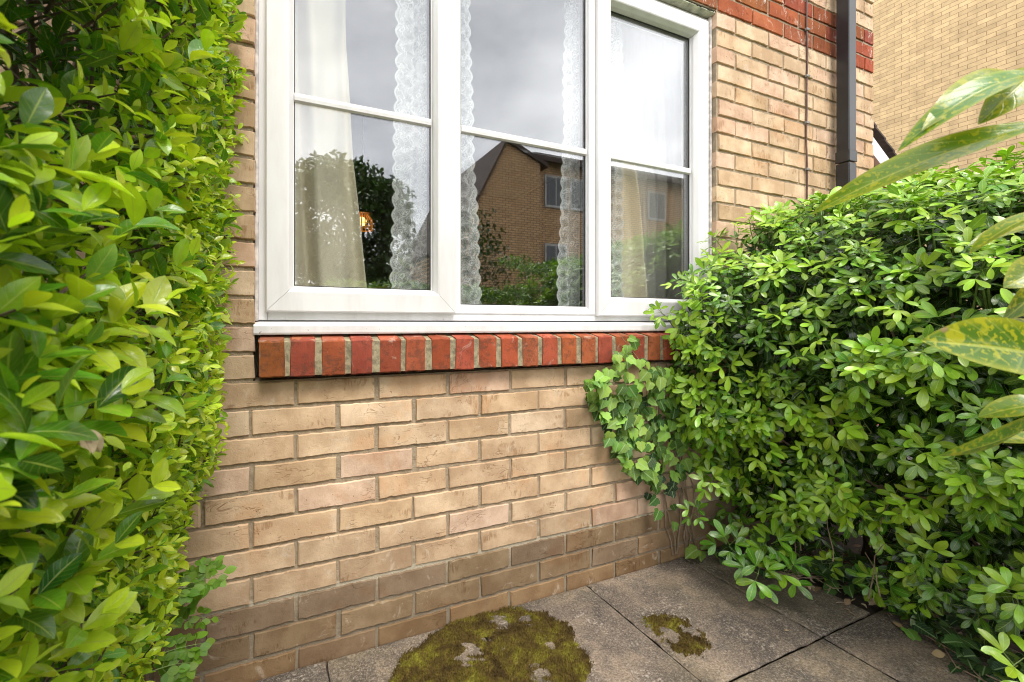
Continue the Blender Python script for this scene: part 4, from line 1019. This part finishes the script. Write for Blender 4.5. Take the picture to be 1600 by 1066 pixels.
ends = [at_t(1640, 118, .36), at_t(1640, 190, .37), at_t(1655, 545, .36), at_t(1640, 640, .42), at_t(1650, 325, .38), at_t(1650, 420, .39)]
mb.tube([s0, (.73, .06, .5), (.71, .08, .9), (.70, .08, 1.2), (.71, .06, 1.42)], [.010, .008, .0065, .005, .003], 8)
for e in ends:
    k = np.array([.71, .078, max(.3, e[2] - .05)]); mb.tube([k, (k + e) / 2 + (0, 0, .006), e], [.0042, .003, .0018], 6)
mb.build('stem', M['greenstem'], lau_)

# ------------------------------------------------------------------ moss cushions on the paving
def moss(name, label, outline, seed, hgt, bare, dens=34000):
    r = np.random.default_rng(seed); O = np.array([on_ground(*p)[:2] for p in outline]); c = O.mean(0)
    lo, hi = O.min(0) - .02, O.max(0) + .02; st_ = .0042
    X, Y = np.meshgrid(np.arange(lo[0], hi[0], st_), np.arange(lo[1], hi[1], st_), indexing='ij'); G = np.stack([X, Y], -1)
    def sd(G):
        ang = np.arctan2(G[..., 1] - c[1], G[..., 0] - c[0]); oa = np.arctan2(O[:, 1] - c[1], O[:, 0] - c[0]); orr = np.linalg.norm(O - c, axis=1); o = np.argsort(oa)
        R = np.interp(ang, np.concatenate([oa[o] - 2 * math.pi, oa[o], oa[o] + 2 * math.pi]), np.tile(orr[o], 3))
        return R - np.linalg.norm(G - c, axis=-1) + .014 * vnoise(G, 45, seed) + .012 * vnoise(G, 120, seed + 1) + .007 * vnoise(G, 260, seed + 2)
    def hole(G):
        h = np.zeros(G.shape[:-1])
        for (bx, by, br_) in bare:
            q = on_ground(bx, by)[:2]; h = np.maximum(h, 1 - np.linalg.norm((G - q) * (1, .8), axis=-1) / (br_ * 1.5) + .5 * vnoise(G, 110, seed + 5))
        return h
    def height(G):
        s = np.minimum(sd(G), -hole(G) * .03 + .012)
        return -.001 + hgt * .7 * sstep(-.006, .030, s) * (.75 + .35 * vnoise(G, 75, seed + 3)) + .0018 * vnoise(G, 420, seed + 4) * (s > 0), s
    Z, s = height(G); keep = s > -.002
    idx = -np.ones(X.shape, int); idx[keep] = np.arange(keep.sum()); P = np.stack([X, Y, Z], -1)[keep]
    q = np.stack([idx[:-1, :-1], idx[1:, :-1], idx[1:, 1:], idx[:-1, 1:]], -1).reshape(-1, 4); q = q[(q >= 0).all(1)]
    # short upright tufts
    n = int(dens * (hi - lo).prod() / .2); B = r.uniform(lo, hi, (n, 2)); Zb, sb = height(B); k = sb > .0; B, Zb = B[k], Zb[k]; n = len(B)
    a = r.uniform(0, 6.28, n); wv = .0011; hh = r.uniform(.003, .0085, n); lean = r.normal(0, .003, (n, 2))
    b0 = np.stack([B[:, 0] - np.cos(a) * wv, B[:, 1] - np.sin(a) * wv, Zb - .001], -1); b1 = np.stack([B[:, 0] + np.cos(a) * wv, B[:, 1] + np.sin(a) * wv, Zb - .001], -1)
    tp = np.stack([B[:, 0] + lean[:, 0], B[:, 1] + lean[:, 1], Zb + hh], -1); base = len(P)
    tri = np.stack([base + np.arange(n) * 3, base + np.arange(n) * 3 + 1, base + np.arange(n) * 3 + 2], -1)
    V = np.vstack([P, np.stack([b0, b1, tp], 1).reshape(-1, 3)])
    o = build(name, V, [list(f) for f in q] + [list(f) for f in tri], M['moss'], None, True, loc=(c[0], c[1], 0))
    return tag(o, label, 'moss')
moss('moss_patch', 'wide olive and brown moss cushion lying against the foot of the brick wall', [(612, 1066), (640, 1020), (690, 985), (740, 960), (800, 950), (850, 957), (895, 985), (915, 1020), (922, 1050), (915, 1085), (880, 1115), (800, 1130), (700, 1125), (640, 1100)], 1, .014,
     [(782, 972, .022), (822, 968, .016), (738, 1018, .028), (725, 1030, .02), (860, 1010, .012), (845, 1055, .02), (760, 1000, .01)])
moss('moss_patch', 'small green moss cushion across the slab joint right of the large cushion', [(1010, 970), (1035, 962), (1065, 968), (1085, 980), (1108, 1002), (1095, 1022), (1072, 1030), (1050, 1010), (1020, 985)], 2, .012,
     [(1082, 988, .022), (1050, 995, .024), (1040, 985, .010)], 40000)
# ------------------------------------------------------------------ what the panes mirror: garden hedge, trees and the house opposite
opp = thing('opposite_house', 'brown brick gabled house mirrored in the panes of the window', 'house', (10, -10, 0))
oy = -9.6
mb = MB(); mb.prism([(5.0, -.1), (7.85, -.1), (7.85, 6.1), (6.72, 6.62), (6.6, 6.62), (5.0, 3.5)], 1, oy - 6, oy); mb.build('gable_wall', M['oppbrick'], opp)
mb = MB(); mb.prism([(7.8505, -.1), (22, -.1), (22, 6.55), (7.8505, 6.55)], 1, oy - 6, oy - .7); mb.build('wall', M['oppbrick'], opp)
mb = MB(); mb.prism([(4.85, 3.35), (6.62, 6.75), (8.1, 6.12), (8.1, 6.0), (6.62, 6.6), (4.93, 3.33)], 1, oy - 6.1, oy + .10)
mb.prism([(oy - .3, 6.38), (oy - .3, 6.60), (oy - 3.4, 7.5), (oy - 3.5, 7.3)], 0, 7.86, 22.2); mb.build('roof', M['roofopp'], opp)
for (x, z) in ((8.45, 4.95), (8.45, 2.6), (9.5, 4.95), (13.1, 4.95), (15.0, 4.95), (13.1, 2.6), (17.5, 4.95)):
    mb = MB(); mb.box(x, x + .9, oy - .72, oy - .64, z, z + 1.1); f = mb.build('window', M['greyframe'], opp)
    mb = MB()
    for k in (0, 1): mb.box(x + .07 + k * .41, x + .42 + k * .41, oy - .645, oy - .63, z + .08, z + 1.02)
    mb.build('pane', M['darkpane'], f)

def tree(label, c, rx, ry, rz, zc, n, seed, sz, trunk_r, gaps=.0, mat='tree_leaf'):
    r = np.random.default_rng(seed); t = thing('tree', label, 'tree', (c[0], c[1], 0))
    d = unit(r.normal(size=(n, 3))); rad = r.uniform(.25, 1, n) ** .45; P = d * rad[:, None]
    lump = 1 + .28 * vnoise(d, 5, seed); P = P * lump[:, None]
    keep = vnoise(P, 7, seed + 3) > gaps; P = P[keep]; n = len(P)
    P = P * (rx, ry, rz) + (c[0], c[1], zc); LVt = Leaves(); L = r.uniform(.6, 1.3, n) * sz
    LVt.add(P, r.normal(size=(n, 3)) + (0, 0, -.3), r.normal(size=(n, 3)) * .5 + (0, 0, 1), L, L * .5, r.uniform(0, .9, n), T_TREE, .4, .2)
    LVt.build('crown', M[mat], t); m = MB()
    m.tube([(c[0], c[1], -.1), (c[0] + .03, c[1], zc * .5), (c[0], c[1], zc), (c[0], c[1], zc + rz * .6)], [trunk_r, trunk_r * .8, trunk_r * .5, trunk_r * .15], 9)
    for i in range(26):
        z = zc + r.uniform(-.7, .5) * rz; e = unit(r.normal(size=(1, 3)))[0] * (rx, ry, rz * .7) * r.uniform(.5, .95)
        m.tube([(c[0], c[1], z - rz * .2), np.array([c[0], c[1], z]) + e * .5, np.array([c[0], c[1], zc]) + e], [trunk_r * .35, trunk_r * .2, trunk_r * .06], 5)
    m.build('trunk', M['bark'], t); return t
tree('dark leafy tree mirrored in the left pane', (1.35, -6.3), 1.5, 1.3, 1.55, 2.75, 16000, 71, .13, .11, -.25)
tree('sparse twiggy sapling mirrored before the brown gable in the middle pane', (3.55, -5.3), .75, .7, .95, 2.3, 1500, 72, .10, .035, -.2)
def far_hedge(label, x0, x1, y0, y1, h, n, seed):
    r = np.random.default_rng(seed); t = thing('garden_hedge', label, 'hedge', ((x0 + x1) / 2, (y0 + y1) / 2, 0))
    P = r.uniform((x0, y0, 0), (x1, y1, h), (n, 3)); s = r.uniform(size=n); P[:, 1] = np.where(s < .6, y1 - np.abs(r.normal(0, .08, n)), P[:, 1]); P[:, 2] = np.where(s > .75, h - np.abs(r.normal(0, .07, n)), P[:, 2])
    P[:, 2] += .1 * vnoise(P[:, :2], 3, seed); LVt = Leaves(); L = r.uniform(.05, .09, n)
    LVt.add(P, r.normal(size=(n, 3)) + (0, .4, .3), r.normal(size=(n, 3)) * .5 + (0, .5, 1), L, L * .45, r.uniform(.1, 1, n), T_TREE, .4, .2)
    LVt.build('foliage', M['shrub_leaf'], t); m = MB()
    for i in range(20):
        x, y = r.uniform(x0, x1), r.uniform(y0 + .2, y1 - .15); m.tube([(x, y, -.1), (x, y, h * .6), (x + .05, y, h * .9)], [.02, .014, .006], 5)
    m.build('branch', M['bark'], t)
far_hedge('green garden hedge mirrored low in the middle pane', .6, 3.4, -3.6, -2.7, 1.45, 9000, 81)
far_hedge('taller green garden hedge mirrored low in the right pane', 3.5, 8.5, -4.2, -3.2, 2.0, 12000, 82)
